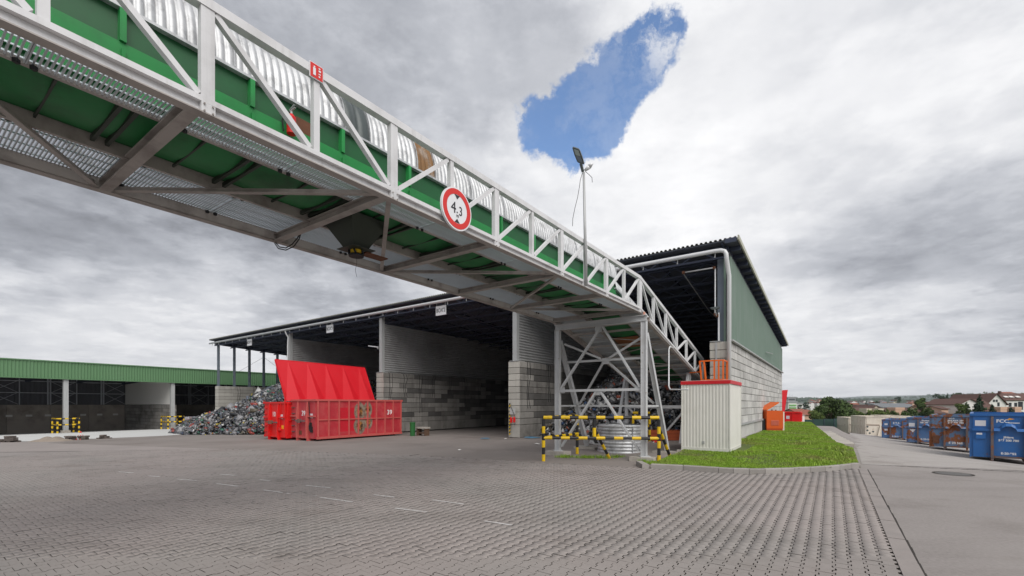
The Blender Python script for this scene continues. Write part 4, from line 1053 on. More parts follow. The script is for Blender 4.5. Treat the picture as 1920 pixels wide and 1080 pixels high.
for side, off in (('near', 0.0), ('far', WD)):
    sg = 1 if side == 'near' else -1
    for (a, b) in segs:
        # bottom chord: square tube over an outward facing channel
        mb = MB(); o1 = off + sg * .055
        mb.beam(B(a, off + sg * .03, zb(a) + .128), B(b, off + sg * .03, zb(b) + .128), .06, .052)
        mb.beam(B(a, off + sg * .055, zb(a) + .056), B(b, off + sg * .055, zb(b) + .056), .010, .088)
        mb.build('bottom_chord', M_white, bridge, world=True)
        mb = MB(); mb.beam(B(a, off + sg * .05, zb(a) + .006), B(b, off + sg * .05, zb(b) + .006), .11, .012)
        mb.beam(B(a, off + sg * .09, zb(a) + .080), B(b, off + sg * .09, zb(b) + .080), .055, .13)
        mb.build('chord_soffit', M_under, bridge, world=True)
        mb = MB(); mb.beam(B(a, off + sg * .05, zt(a) - .045), B(b, off + sg * .05, zt(b) - .045), .10, .09); mb.build('top_chord', M_white, bridge, world=True)
    # verticals and diagonals
    for k in range(KL, 1):
        t = k * PL; wide = (k % 2 == 0); w = .115 if wide else .075
        mb = MB(); mb.beam(B(t, off + sg * .045, zb(t) + .156), B(t, off + sg * .045, zt(t) - .091), w if wide else .07, .07, up=BC)
        if wide: mb.beam(B(t, off + sg * .024, zb(t) + .012), B(t, off + sg * .024, zb(t) + .10), w, .05, up=BC)
        mb.build('vertical', M_white, bridge, world=True)
        if k < 0:
            t2 = t + PL; dn = (k < -8)
            za, zc = (zt(t) - .10, zb(t2) + .17) if dn else (zb(t) + .17, zt(t2) - .10)
            mb = MB(); mb.beam(B(t + .07, off + sg * .045, za), B(t2 - .07, off + sg * .045, zc), .055, .06, up=BC); mb.build('diagonal', M_white, bridge, world=True)
    n = 6; dp = TE / n
    for k in range(0, n + 1):
        t = k * dp if k else .10
        mb = MB(); mb.beam(B(t, off + sg * .045, zb(t) + .15), B(t, off + sg * .045, zt(t) - .09), .085 if k != 1 else .08, .07, up=BC); mb.build('vertical', M_white, bridge, world=True)
        if k < n:
            t2 = (k + 1) * dp; za, zc = (zt(t) - .12, zb(t2) + .17) if k < 3 else (zb(t) + .17, zt(t2) - .12)
            mb = MB(); mb.beam(B(t + .05, off + sg * .045, za), B(t2 - .05, off + sg * .045, zc), .05, .06, up=BC); mb.build('diagonal', M_white, bridge, world=True)
for k in range(KL, 1):
    t = k * PL; mb = MB()
    for (dt, dz) in ((-.05, .02), (.05, .02), (-.05, .085), (.05, .085)):
        if k % 2 == 0: p = B(t + dt * .7, -.004, zb(t) + dz); mb.cyl(p, p + BC * -.012, .009, 6)
    if mb.v: mb.build('bolt_set', M_under, bridge, world=True)
# small spacer posts on the chord
for t in (-3.35,):
    mb = MB(); mb.beam(B(t, .02, zb(t) + .01), B(t, .02, zb(t) + .10), .04, .04, up=BC); mb.build('spacer', M_white, bridge, world=True)
# cross beams and horizontal bracing
for k in range(-14, 1, 2):
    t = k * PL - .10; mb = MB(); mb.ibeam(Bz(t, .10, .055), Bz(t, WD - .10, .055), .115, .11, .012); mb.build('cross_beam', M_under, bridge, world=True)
    if k < 0:
        t2 = t + 2 * PL; a, b = ((WD - .12, .12) if (k // 2) % 2 else (.12, WD - .12))
        mb = MB(); mb.beam(Bz(t + .1, a, .030), Bz(t2 - .1, b, .030), .065, .012); mb.beam(Bz(t + .1, a, .06), Bz(t2 - .1, b, .06), .010, .05); mb.build('wind_brace', M_under, bridge, world=True)
for i, t in enumerate((1.1, 2.25, 3.4, 4.5, 5.6, 6.7)):
    mb = MB(); mb.beam(Bz(t, .1, .03), Bz(t, WD - .1, .03), .06, .06); mb.build('cross_beam', M_under, bridge, world=True)
    if i < 5:
        a, b = ((WD - .12, .12) if i % 2 == 0 else (.12, WD - .12)); mb = MB(); mb.beam(Bz(t, a, .0), Bz(t + 1.1, b, .0), .05, .02); mb.build('wind_brace', M_under, bridge, world=True)
# longitudinal carriers
for (a, b) in segs:
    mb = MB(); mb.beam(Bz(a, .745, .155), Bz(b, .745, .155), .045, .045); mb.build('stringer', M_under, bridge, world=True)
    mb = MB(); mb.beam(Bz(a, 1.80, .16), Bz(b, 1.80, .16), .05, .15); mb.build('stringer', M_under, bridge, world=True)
# walkway gratings, real bars, one panel per bay
def grating(t0, t1, o0, o1):
    mb = MB(); n = int((t1 - t0) / .034)
    for i in range(n):
        t = t0 + .01 + i * (t1 - t0 - .02) / n; mb.beam(Bz(t, o0, .150), Bz(t, o1, .150), .013, .022)
    m = 4
    for j in range(m + 1):
        o_ = o0 + .01 + (o1 - o0 - .02) * j / m; mb.beam(Bz(t0 + .004, o_, .168), Bz(t1 - .004, o_, .168), .010, .014)
    mb.beam(Bz(t0 + .006, o0, .15), Bz(t0 + .006, o1, .15), .008, .04); mb.beam(Bz(t1 - .006, o0, .15), Bz(t1 - .006, o1, .15), .008, .04)
    mb.build('walkway_grating', M_galv2, bridge, world=True)
for k in range(KL, 0):
    t0, t1 = k * PL, (k + 1) * PL
    grating(t0, t1, .125, .715); grating(t0, t1, 1.835, 2.73)
    for o_ in (.70, 1.87, 2.70):
        for dt in (-.05, .05):
            mb = MB(); p = Bz(t0 + dt, o_, .13); mb.box(p.x - .018, p.x + .018, p.y - .018, p.y + .018, p.z - .03, p.z + .005); mb.build('clip', M_black, bridge, world=True)
n = 26
for k in range(n):
    t0, t1 = k * TE / n + .008, (k + 1) * TE / n - .010
    for (o0, o1) in ((.125, .715), (1.85, 2.73)):
        e = .006 * (k % 2); mb = MB(); mb.hexa([Bz(t0, o0, .12 + e), Bz(t1, o0, .12 + e), Bz(t1, o1, .12 + e), Bz(t0, o1, .12 + e), Bz(t0, o0, .145 + e), Bz(t1, o0, .145 + e), Bz(t1, o1, .145 + e), Bz(t0, o1, .145 + e)]); mb.build('walkway_plank', M_galv2, bridge, world=True)
# conveyor trough
for (a, b) in segs:
    for o_, sg in ((.80, -1), (1.72, 1)):
        mb = MB(); mb.beam(Bz(a, o_, .635), Bz(b, o_, .635), .02, .85 if a < 0 else .5); mb.build('trough_side', M_green, bridge, world=True)
        mb = MB(); mb.beam(Bz(a, o_ + sg * .035,   .50 if a < 0 else .42), Bz(b, o_ + sg * .035, .50 if a < 0 else .42), .05, .46 if a < 0 else .2); mb.build('trough_rail', M_greenlit, bridge, world=True)
        mb = MB(); dz = 1.065 if a < 0 else .8; mb.beam(Bz(a, o_ + sg * .03, dz), Bz(b, o_ + sg * .03, dz), .09, .03); mb.build('trough_lip', M_galv, bridge, world=True)
    # rounded pan underneath
    mb = MB(); prof = []
    for i in range(9):
        x = .80 + .92 * i / 8; z = .215 - .055 * math.sin(math.pi * i / 8); prof.append((x, z))
    vs = [];
    for (x, z) in prof: vs += [Bz(a, x, z), Bz(b, x, z)]
    mb.add(vs, [(2*i, 2*i+1, 2*i+3, 2*i+2) for i in range(8)]); mb.build('trough_pan', M_gunder, bridge, world=True, smooth=True)
t = KL * PL + .3; i = 0
while t < -.1:
    for o_, sg in ((.80, -1), (1.72, 1)):
        mb = MB(); mb.beam(Bz(t, o_ + sg * .045, .735), Bz(t, o_ + sg * .045, 1.045), .05, .075, up=BC); mb.beam(Bz(t, o_ + sg * .075, .28), Bz(t, o_ + sg * .075, .66), .03, .03, up=BC); mb.build('stiffener', M_greenlit, bridge, world=True)
    for dt in (0, .12):
        mb = MB(); mb.beam(Bz(t + dt, .78, .165), Bz(t + dt, 1.75, .165), .035, .055); mb.build('pan_rib', M_hopper_ribshade, bridge, world=True)  # ribs near-black instead of green: shadow under the pan painted in
    mb = MB(); mb.beam(Bz(t + .72, .80, .175), Bz(t + .72, 1.74, .175), .02, .03); mb.build('pan_seam', M_hopper_ribshade, bridge, world=True)
    t += 1.15; i += 1
for k in range(12):
    t = .3 + k * .55
    if t < TE: mb = MB(); mb.beam(Bz(t, .78, .17), Bz(t, 1.75, .17), .05, .05); mb.build('pan_rib', M_hopper_ribshade, bridge, world=True)  # dark colour stands in for shadow on these ribs too
mb = MB(); mb.beam(Bz(1.9, 1.26, .135), Bz(2.75, 1.26, .135), .86, .012); mb.build('rust_patch_plate', mat('rusty_plate', (.25, .10, .04), .8, 0, .3, 3), bridge, world=True)
# arched corrugated covers
def cover(t0, t1, name, m, dz=1.08, rad=.50, rise=.75, pitch=.082):
    n = max(2, int((t1 - t0) / pitch)); mb = MB(); ts = []
    for i in range(n):
        for fx, fd in ((0, -.02), (.15, .012), (.5, .022), (.85, .012)): ts.append((t0 + (i + fx) * (t1 - t0) / n, fd))
    ts.append((t1, 0)); m_ = 16; vs = []
    cx = 1.26
    for (t, fd) in ts:
        for j in range(m_ + 1):
            a = math.pi * j / m_; rr = rad + fd
            vs.append(Bz(t, cx - math.cos(a) * rr, dz + math.sin(a) * (rise + fd)))
    fs = [(i*(m_+1)+j, (i+1)*(m_+1)+j, (i+1)*(m_+1)+j+1, i*(m_+1)+j+1) for i in range(len(ts)-1) for j in range(m_)]
    mb.add(vs, fs); mb.build(name, m, bridge, world=True, smooth=True)
    mb = MB()                                            # end seam strap
    for j in range(m_):
        a0, a1_ = math.pi * j / m_, math.pi * (j + 1) / m_
        mb.beam(Bz(t1 - .01, cx - math.cos(a0) * (rad + .03), dz + math.sin(a0) * (rise + .03)), Bz(t1 - .01, cx - math.cos(a1_) * (rad + .03), dz + math.sin(a1_) * (rise + .03)), .02, .008, up=BD)
    mb.build('cover_strap', M_galv if name != 'x' else M_black, bridge, world=True)
def tu(u, D=5.5):                                      # bridge parameter t seen at picture column u on the conveyor plane
    q = N0 + BC * .75; k = (u - CX) / F; return (k * q.y - q.x) / (BD.x - k * BD.y)
marks = [-15.5 * PL]
tr0, tr1 = tu(648), tu(694); tz0, tz1 = tu(783), tu(816)
t = KL * PL; cuts = []
while t < -.2: cuts.append(t); t += .98
cuts = [c for c in cuts if not (tr0 - .25 < c < tr1 + .25 or tz0 - .25 < c < tz1 + .25)] + [tr0, tr1, tz0, tz1, .12]; cuts.sort()
for a, b in zip(cuts, cuts[1:]):
    if abs(a - tr0) < 1e-6: cover(a, b, 'flat_cover', M_dkgrey, pitch=5)
    elif abs(a - tz0) < 1e-6: cover(a, b, 'rusty_cover', M_rustcov)
    else: cover(a, b - .006, 'arched_cover', M_galv)
t = .15
while t < 4.2: cover(t, min(t + .95, 4.3), 'arched_cover', M_galv, dz=.82, rise=.5); t += .96
# brown inspection hatch in the green side behind the extinguisher
mb = MB(); a = tu(556); mb.beam(Bz(a, .775, .80), Bz(a + .30, .775, .80), .012, .24); mb.build('hatch', M_rustm, bridge, world=True)
# end posts plate at tower: orange marker plate
mb = MB(); p = B(.06, -.06, zb(0) - .07); mb.beam(p, p + BD * .12, .02, .2); mb.build('marker_plate', mat('pale_orange', (.55, .27, .2), .7, 0, .2, 12), bridge, world=True)
# things on the bridge
ex = thing('fire_extinguisher', 'red fire extinguisher hung on the green conveyor side behind the bridge lattice', 'fire extinguisher', Bz(tu(539), .66, .60))
mb = MB(); mb.cyl((0, 0, 0), (0, 0, .20), .052, 14); mb.cyl((0, 0, .20), (0, 0, .24), .052, 14, r2=.02); mb.build('cylinder', M_red10, ex, smooth=False)
mb = MB(); mb.cyl((0, 0, .24), (0, 0, .275), .016, 8); mb.beam((-.02, 0, .27), (.06, -.03, .30), .018, .008); mb.beam((-.02, 0, .285), (.05, -.03, .335), .018, .008); mb.build('valve', M_post, ex)
mb = MB(); mb.tube([(-.01, 0, .27), (-.07, -.02, .25), (-.095, -.03, .15), (-.08, -.03, .02)], .009, 6); mb.build('hose', M_black, ex)
# height limit sign
sp = B(tu(857), 0, 0); k = (857 - CX) / F; q = N0 - BC * .06; tt = (k * q.y - q.x) / (BD.x - k * BD.y); c = q + BD * tt; c.z = EYE + (HZ - 392) / F * c.y
rz_b = math.atan2(BD.y, BD.x)
sg = thing('height_limit_sign', 'round red rimmed 4.3 m height limit sign fixed to the bottom chord', 'road sign', c, rz_b)
def disc(r, y0, y1, m, nm, r_in=None, n=48):
    mb = MB()
    if r_in is None: mb.cyl((0, y0, 0), (0, y1, 0), r, n)
    else:
        vs = [];
        for i in range(n):
            a = 2*math.pi*i/n
            for rr, yy in ((r_in, y0), (r, y0), (r, y1), (r_in, y1)): vs.append((math.cos(a)*rr, yy, math.sin(a)*rr))
        fs = []
        for i in range(n):
            j = (i+1) % n
            for e in range(4): fs.append((i*4+e, i*4+(e+1) % 4, j*4+(e+1) % 4, j*4+e))
        mb.add(vs, fs)
    return mb.build(nm, m, sg)
RS = .315
disc(RS, 0, .035, M_signw, 'plate'); disc(RS * .93, -.004, -.0005, M_signr, 'red_rim', RS * .68)
text('4', .235, (-.075, -.003, .0), (R(90), 0, 0), M_btext, sg, sx=.95); text('.', .2, (.0, -.003, .0), (R(90), 0, 0), M_btext, sg, sx=.9)
text('3', .19, (.075, -.003, -.02), (R(90), 0, 0), M_btext, sg, sx=.9); text('m', .075, (.01, -.003, -.098), (R(90), 0, 0), M_btext, sg)
for s_ in (1, -1):
    mb = MB(); mb.prism([(-.055, -.004, s_ * .205), (.055, -.004, s_ * .205), (0, -.004, s_ * .145)], (0, .003, 0)); mb.build('arrow', M_btext, sg)
mb = MB(); mb.box(-.12, .12, .036, .055, -.02, .02); mb.build('bracket', M_post, sg)
# small fire equipment sign on the top chord
k = (593.5 - CX) / F; q = N0 - BC * .012; tt = (k * q.y - q.x) / (BD.x - k * BD.y); c = q + BD * tt; c.z = EYE + (HZ - 135) / F * c.y
t = thing('fire_sign', 'small square red extinguisher sign on the top chord of the bridge', 'sign', c, rz_b)
mb = MB(); mb.box(-.08, .08, 0, .006, -.085, .085); mb.build('panel', M_signw, t); mb = MB(); mb.box(-.072, .072, -.004, -.001, -.077, .077); mb.build('field', M_signr, t)
mb = MB(); mb.box(-.042, -.012, -.007, -.0045, -.05, .03); mb.box(-.035, -.019, -.007, -.0045, .032, .05); mb.build('pictogram', M_signw, t)
mb = MB()
for (a_, b_) in ((-.05, -.035), (-.02, -.008), (.01, .03), (.04, .055)): mb.box(.022, .05 - abs(a_) * .2, -.007, -.0045, a_, b_)
mb.build('pictogram', M_signw, t)
# hopper under the bridge
hp = thing('chute', 'dark four sided chute hanging under the middle of the bridge', 'chute', Bz(tu(700), 1.35, .1))
t0 = tu(672); tc = -6.6
k = (668 - CX) / F; q = N0 + BC * 1.35; tc = (k * q.y - q.x) / (BD.x - k * BD.y)
def HP(dt, do, z): return B(tc + dt, 1.35 + do, z) 
zt_, zb_ = zb(tc) + .14, EYE + (HZ - 468) / F * B(tc, 1.35, 0).y
mb = MB(); T = [HP(-.33, -.36, zt_), HP(.33, -.36, zt_), HP(.33, .36, zt_), HP(-.33, .36, zt_)]; Bt = [HP(-.12, -.12, zb_), HP(.12, -.12, zb_), HP(.12, .12, zb_), HP(-.12, .12, zb_)]
mb.add(Bt + T, [(0,1,5,4),(1,2,6,5),(2,3,7,6),(3,0,4,7),(0,3,2,1)]); mb.build('cone', M_hopper_ribshade, hp, world=True)
mb = MB(); mb.hexa([HP(-.2, -.2, zb_ - .012), HP(.2, -.2, zb_ - .012), HP(.2, .2, zb_ - .012), HP(-.2, .2, zb_ - .012), HP(-.2, -.2, zb_ - .002), HP(.2, -.2, zb_ - .002), HP(.2, .2, zb_ - .002), HP(-.2, .2, zb_ - .002)]); mb.build('flange', M_hopper_ribshade, hp, world=True)
mb = MB(); mb.cyl(HP(0, 0, zb_ - .012), HP(0, 0, zb_ - .06), .085, 16, 0); mb.build('collar', M_yel, hp, world=True)
mb = MB(); mb.cyl(HP(0, 0, zb_ - .086), HP(0, 0, zb_ - .11), .112, 16, 0)
for i in range(5): a = i * 1.257; mb.cyl(HP(math.cos(a)*.105, math.sin(a)*.105, zb_ - .02), HP(math.cos(a+.3)*.105, math.sin(a+.3)*.105, zb_ - .085), .018, 6)
mb.build('outlet', M_black, hp, world=True)
mb = MB(); mb.hexa([HP(.12, -.09, zb_ - .035), HP(.52, -.09, zb_ - .035), HP(.52, .09, zb_ - .035), HP(.12, .09, zb_ - .035), HP(.12, -.09, zb_ - .015), HP(.52, -.09, zb_ - .015), HP(.52, .09, zb_ - .015), HP(.12, .09, zb_ - .015)]); mb.build('slide_gate', M_rustm, hp, world=True)
mb = MB(); mb.tube([HP(0, 0, zb_ - .1), HP(.01, 0, zb_ - .2), HP(-.01, 0.01, zb_ - .32), HP(.01, 0, zb_ - .42)], .003, 4); mb.build('pull_wire', M_black, hp, world=True)
# cable loops
cl = thing('cable_loop', 'black cables looping below the far edge of the bridge', 'cable', Bz(tu(530), WD - .3, 0))
def PB(u, v, off):
    k = (u - CX) / F; q = N0 + BC * off; tt = (k * q.y - q.x) / (BD.x - k * BD.y); c = q + BD * tt; return Vector((c.x, c.y, EYE + (HZ - v) / F * c.y))
for (pts, nm) in (([(560, 401), (566, 412), (566, 430), (561, 448), (551, 462), (536, 469), (522, 466), (515, 456)], 0), ([(560, 401), (567, 414), (565, 432), (558, 446), (548, 458), (536, 465), (524, 463), (517, 455)], 1)):
    P_ = [PB(u, v, 1.9 + .9 * i / 7) for i, (u, v) in enumerate(pts)]; sm = []
    for a, b in zip(P_, P_[1:]): sm += [a, a.lerp(b, .5)]
    mb = MB(); mb.tube(P_, .009, 6); mb.build('cable', M_black, cl, world=True, smooth=True)
# lamp pole on the near truss
k = (1099 - CX) / F; q = N0 - BC * .05; tt = (k * q.y - q.x) / (BD.x - k * BD.y); c = q + BD * tt; c.z = zb(tt) + .02
def Lp(u, v, dy=0): return Vector(((u - CX) / F * (c.y + dy), c.y + dy, EYE + (HZ - v) / F * (c.y + dy)))
lp_ = thing('lamp_pole', 'slim grey lamp pole clamped to the bridge with a tilted street lamp head on top', 'street lamp', c)
top = Lp(1094.5, 323); mb = MB(); mb.cyl(c, top, .036, 10, r2=.026); mb.build('pole', M_post, lp_, world=True, smooth=True)
mb = MB(); a, b = Lp(1093, 322), Lp(1089, 306, -.1); mb.beam(a, b, .05, .05); mb.build('knuckle', M_lampg, lp_, world=True)
a, b = Lp(1089.5, 306, -.10), Lp(1079.5, 277, -.30); mb = MB(); d = (b - a); x_ = Vector((.93, .0, -.3)).normalized(); nrm = d.cross(x_).normalized()
W2 = .088
def headpoly(f): return [a + d * u_ + x_ * (W2 * w_) + nrm * f for u_, w_ in ((0, -.75), (.06, -.95), (.5, -1.05), (.92, -.95), (1, -.7), (1, .7), (.92, .95), (.5, 1.05), (.06, .95), (0, .75))]
fr = headpoly(-.02); mb.prism(fr, nrm * .045); mb.build('head', M_lampg, lp_, world=True)
sgn = 1 if nrm.dot(Vector((0, -1, 0))) > 0 else -1
for (f0, f1, m_, nm) in ((.10, .48, M_colm, 'driver_cover'), (.52, .90, M_lens, 'lens')):
    p4 = [a + d * f + x_ * (W2 * w_) + nrm * (.026 if sgn > 0 else -.024) for f, w_ in ((f0, -.62), (f1, -.62), (f1, .62), (f0, .62))]; mb = MB(); mb.prism(p4, nrm * (.006 * sgn)); mb.build(nm, m_, lp_, world=True)
mb = MB(); a, b = Lp(1096.5, 320), Lp(1112, 306, -.1); mb.cyl(a, a.lerp(b, .55), .028, 10, r2=.055); mb.cyl(a.lerp(b, .55), b, .055, 10, r2=.015); mb.build('side_lamp', M_pipe, lp_, world=True, smooth=True)
mb = MB(); mb.tube([Lp(1092, 324), Lp(1088, 338), Lp(1086.5, 350), Lp(1083, 370), Lp(1078, 390), Lp(1074, 410), Lp(1073.5, 424)], .006, 5); mb.build('loose_wire', M_black, lp_, world=True)
mb = MB(); mb.tube([Lp(1098, 322), Lp(1104, 327), Lp(1110, 333), Lp(1110.5, 342)], .006, 5); mb.build('loose_wire', M_black, lp_, world=True)

# ------------------------------------------------------------------ support tower
NR = Vector((3.70, 12.62, 0)); NL = NR + BC * 2.75
tw = thing('support_tower', 'braced light grey steel tower with inclined rear legs carrying the bridge', 'tower', NR)
TT = 4.05
def TP(f, z, back=0.0): p = NR + BC * (2.75 * f) + BD * back; return Vector((p.x, p.y, z))
for f in (0, 1):
    mb = MB(); mb.ibeam(TP(f, .16), TP(f, TT - .13), .15, .15, .014, up=BC); mb.beam(TP(f, .16), TP(f, TT - .13), .10, .148, up=BC); mb.build('leg', M_tower, tw, world=True)
    mb = MB(); mb.ibeam(TP(f, TT - .45, .12), TP(f, .16, 1.95), .13, .13, .012, up=BC); mb.beam(TP(f, TT - .45, .12), TP(f, .16, 1.95), .09, .128, up=BC); mb.build('inclined_leg', M_tower, tw, world=True)
    mb = MB(); p = TP(f, .15); mb.box(p.x - .14, p.x + .14, p.y - .14, p.y + .14, .135, .158); mb.build('base_plate', M_tower, tw, world=True)
    for bk in (0, 1.95):
        p = TP(f, 0, bk); mb = MB(); w_ = .34 if bk == 0 else .4; c4 = [p + AX * sx * w_ + AY * sy * .24 for sx, sy in ((-1, -1), (1, -1), (1, 1), (-1, 1))]
        mb.hexa([(v.x, v.y, -.1) for v in c4] + [(v.x, v.y, .13) for v in c4]); mb.build('footing', M_slab, tw, world=True)
mb = MB(); mb.ibeam(TP(-.03, TT - .04), TP(1.03, TT - .04), .16, .17, .016); mb.build('head_beam', M_tower, tw, world=True)
mb = MB(); mb.ibeam(TP(-.03, TT - .05, .22), TP(1.03, TT - .05, .22), .10, .12, .012); mb.build('head_beam', M_under, tw, world=True)
ZM = 2.02
mb = MB(); mb.beam(TP(.02, ZM), TP(.98, ZM), .06, .075); mb.build('cross_member', M_tower, tw, world=True)
def pair(p, q, nm='brace', w=.05, gap=.045):
    mb = MB(); p = Vector(p); q = Vector(q)
    for s_ in (-1, 1): mb.beam(p + BD * s_ * gap, q + BD * s_ * gap, .012, w, up=BD.cross(q - p)); mb.beam(p + BD * s_ * (gap - .02), q + BD * s_ * (gap - .02), .045, .010, up=BD.cross(q - p))
    mb.build(nm, M_tower, tw, world=True)
pair(TP(.5 - .03, TT - .15), TP(.96, ZM + .06)); pair(TP(.53 - .0, TT - .15) if 0 else TP(.45, TT - .15), TP(.04, ZM + .06))
pair(TP(.47, ZM - .06), TP(.05, .28)); pair(TP(.53, ZM - .06), TP(.95, .28))
for (f, z) in ((.5, TT - .22), (.5, ZM - .06), (.05, ZM + .02), (.95, ZM + .02)):
    mb = MB(); p = TP(f, z); mb.beam(p - Vector((0, 0, .09)), p + Vector((0, 0, .09)), .012, .22, up=BD.cross(Vector((0, 0, 1)))); mb.build('gusset', M_tower, tw, world=True)
def TI(f, z):                                        # point on the inclined rear frame
    b_ = .12 + (TT - .45 - z) / (TT - .61) * 1.83; return TP(f, z, b_)
for z in (2.95, 1.55):
    mb = MB(); mb.beam(TI(.02, z), TI(.98, z), .05, .065); mb.build('cross_member', M_tower, tw, world=True)
for (a_, b_) in (((.47, 2.88), (.05, 1.62)), ((.53, 2.88), (.95, 1.62)), ((.05, 3.5), (.45, 3.0)), ((.95, 3.5), (.55, 3.0))):
    mb = MB(); mb.beam(TI(*a_), TI(*b_), .06, .05, up=BD); mb.build('brace', M_tower, tw, world=True)
mb = MB(); p = TI(.5, 2.93); mb.beam(p - Vector((0, 0, .1)), p + Vector((0, 0, .08)), .012, .24, up=BD.cross(Vector((0, 0, 1)))); mb.build('gusset', M_tower, tw, world=True)
# side braces along the bridge to the next joint
for f in (0, 1):
    mb = MB(); mb.beam(TP(f, 1.55, 0), TI(f, 1.55), .05, .05); mb.build('side_strut', M_tower, tw, world=True)
# ---- striped guard rail around the tower
bar = thing('guard_rail', 'black and yellow tube guard rail with slanted braces around the tower feet', 'barrier', G(1019, 865))
A_, B_ = G(1019, 865), G(1235.5, 867); Cb = A_ + AY * 2.05; Db = B_ + AY * 2.2; M_ = A_.lerp(B_, .445)
Zt, Zl = 1.23, .66
def U(p, z): return Vector((p.x, p.y, z))
def loc_(pts): return [Vector(p) - bar.location for p in pts]
for p in (A_, B_): stripe_tube('post', bar, loc_([U(p, 0), U(p, Zt - .05)]), .046, .20, 0)
stripe_tube('post', bar, loc_([U(M_, Zl + .04), U(M_, Zt - .04)]), .046, .3, 0)
stripe_tube('post', bar, loc_([U(Cb, 0), U(Cb, Zt - .05)]), .046, .22, 0)
stripe_tube('brace', bar, loc_([U(B_, .95), U(B_ + AX * .08 + AY * .85, .02)]), .042, .2, 1)
stripe_tube('brace', bar, loc_([U(M_, .92), U(M_ + AX * .08 + AY * .85, .02)]), .042, .2, 1)
stripe_tube('top_rail', bar, loc_([U(A_, Zt), U(B_, Zt)]), .046, .245, 0)
stripe_tube('lower_rail', bar, loc_([U(A_, Zl), U(B_, Zl)]), .042, .245, 0)
stripe_tube('lower_rail', bar, loc_([U(A_, Zl), U(Cb, Zl)]), .042, .2, 1); stripe_tube('top_rail', bar, loc_([U(A_, Zt), U(Cb, Zt)]), .042, .2, 1)
b2 = thing('guard_rail', 'short black and yellow guard rail standing behind the tower in front of the scrap', 'barrier', P(1187, 830, 17.6))
o2 = P(1187, 0, 17.8); o3 = P(1218, 0, 17.4); o2.z = 0; o3.z = 0; b2.location = o2
for z in (1.26, .76): stripe_tube('rail', b2, [Vector((0, 0, z)), (o3 - o2) + Vector((0, 0, z))], .05, .22)
for p in (Vector((0, 0, 0)), o3 - o2): stripe_tube('post', b2, [p, p + Vector((0, 0, 1.24))], .045, .2)
# corrugated well ring
wl = G(1164, 854); wl = Vector(((1164 - CX) / F * 14.9, 14.9, 0))
t = thing('corrugated_ring', 'galvanised corrugated steel ring standing on the ground inside the tower feet', 'steel ring', wl)
mb = MB(); n = 48; prof = []; zz = 0
for i in range(9): prof += [(.735, i * .105), (.765, i * .105 + .035), (.765, i * .105 + .06), (.735, i * .105 + .09)]
vs = [(math.cos(2*math.pi*j/n) * r_, math.sin(2*math.pi*j/n) * r_, z_ + .01) for r_, z_ in prof for j in range(n)]
mb.add(vs, [(i*n+j, i*n+(j+1) % n, (i+1)*n+(j+1) % n, (i+1)*n+j) for i in range(len(prof)-1) for j in range(n)]); mb.build('shell', M_galv, t, smooth=True)
mb = MB(); mb.cyl((0, 0, .80), (0, 0, .82), .73, 32); mb.build('inner_floor', M_black, t)
mb = MB(); mb.cyl((.2, -.74, .05), (.2, -.76, .9), .015, 6); mb.build('seam', M_galv, t)
# litter
def lump(name, label, cat, loc, cols, n, sx, sz, gr=None):
    t = thing(name, label, cat, loc, 0, gr)
    for ci, m_ in enumerate(cols):
        mb = MB()
        for i in range(n):
            c_ = Vector((random.uniform(-sx, sx), random.uniform(-.12, .12), random.uniform(.02, sz))); r_ = random.uniform(.04, .1)
            mb.hexa([c_ + Vector((x * r_ * random.uniform(.6, 1.3), y * r_ * random.uniform(.6, 1.3), z * r_ * random.uniform(.5, 1.0))) for z in (-1, 1) for x, y in ((-1, -1), (1, -1), (1, 1), (-1, 1))])
        mb.build('piece', m_, t)
lump('metal_scrap', 'grey and black machine part lying on the ground left of the corrugated ring', 'scrap', G(1115, 838), [M_galv, M_black], 5, .17, .22)
lump('metal_scrap', 'red and white machine part lying on the ground right of the corrugated ring', 'scrap', G(1219, 838), [M_red10, M_hw, M_black], 4, .28, .2)
for (u, v, w_, lb, m_) in ((1000, 823, .5, 'crumpled blue film on the ground beside the block pillar', M_bluesh), (909, 822, .32, 'flat blue sheet lying in the opening of bay BOX 2', M_bluesh), (1007, 836, .16, 'small white scrap of paper left of the guard rail', M_hw), (948, 824, .07, 'tiny white scrap of litter left of the block pillar foot', M_hw), (862, 846, .09, 'small white scrap of litter on the worn yard', M_hw)):
    mb = MB(); n = 5; vs = [(random.uniform(.6, 1) * w_ * math.cos(a_), random.uniform(.4, .8) * w_ * math.sin(a_), random.uniform(.01, .05)) for a_ in np.linspace(0, 5.4, 7)]; mb.add([(0, 0, .06)] + vs, [(0, i, i + 1) for i in range(1, 7)] + [(0, 7, 1)])
    o = mb.build('litter', m_); o.location = G(u, v) + Vector((0, 0, .01 + gz(G(u, v).x, G(u, v).y))); tag(o, lb, 'litter')
# orange steel trough behind the tower
t = thing('orange_trough', 'low weathered orange steel trough on the ground left of the cream booth', 'container', Vector(((1250 - CX) / F * 17.5, 17.5, .05)), R(-6))
M_or2 = mat('weathered_orange', (.42, .09, .03), .6, 0, .2, 3, rust=.2, rs=4)
for nm, bb in (('side_wall', (-.62, .62, -.03, 0, .08, .52)), ('side_wall', (-.62, .62, .7, .73, .08, .52)), ('end_wall', (-.65, -.62, -.03, .73, .08, .52)), ('end_wall', (.62, .65, -.03, .73, .08, .52)), ('bottom', (-.6, .6, 0, .7, .05, .08)), ('skid', (-.6, .6, .05, .12, -.04, .05))):
    mb = MB(); mb.box(*bb); mb.build(nm, M_or2, t)
mb = MB()
for i in range(3): mb.box(-.64, .64, -.05, -.031, .16 + i * .13, .2 + i * .13)
mb.build('rib', M_or2, t)
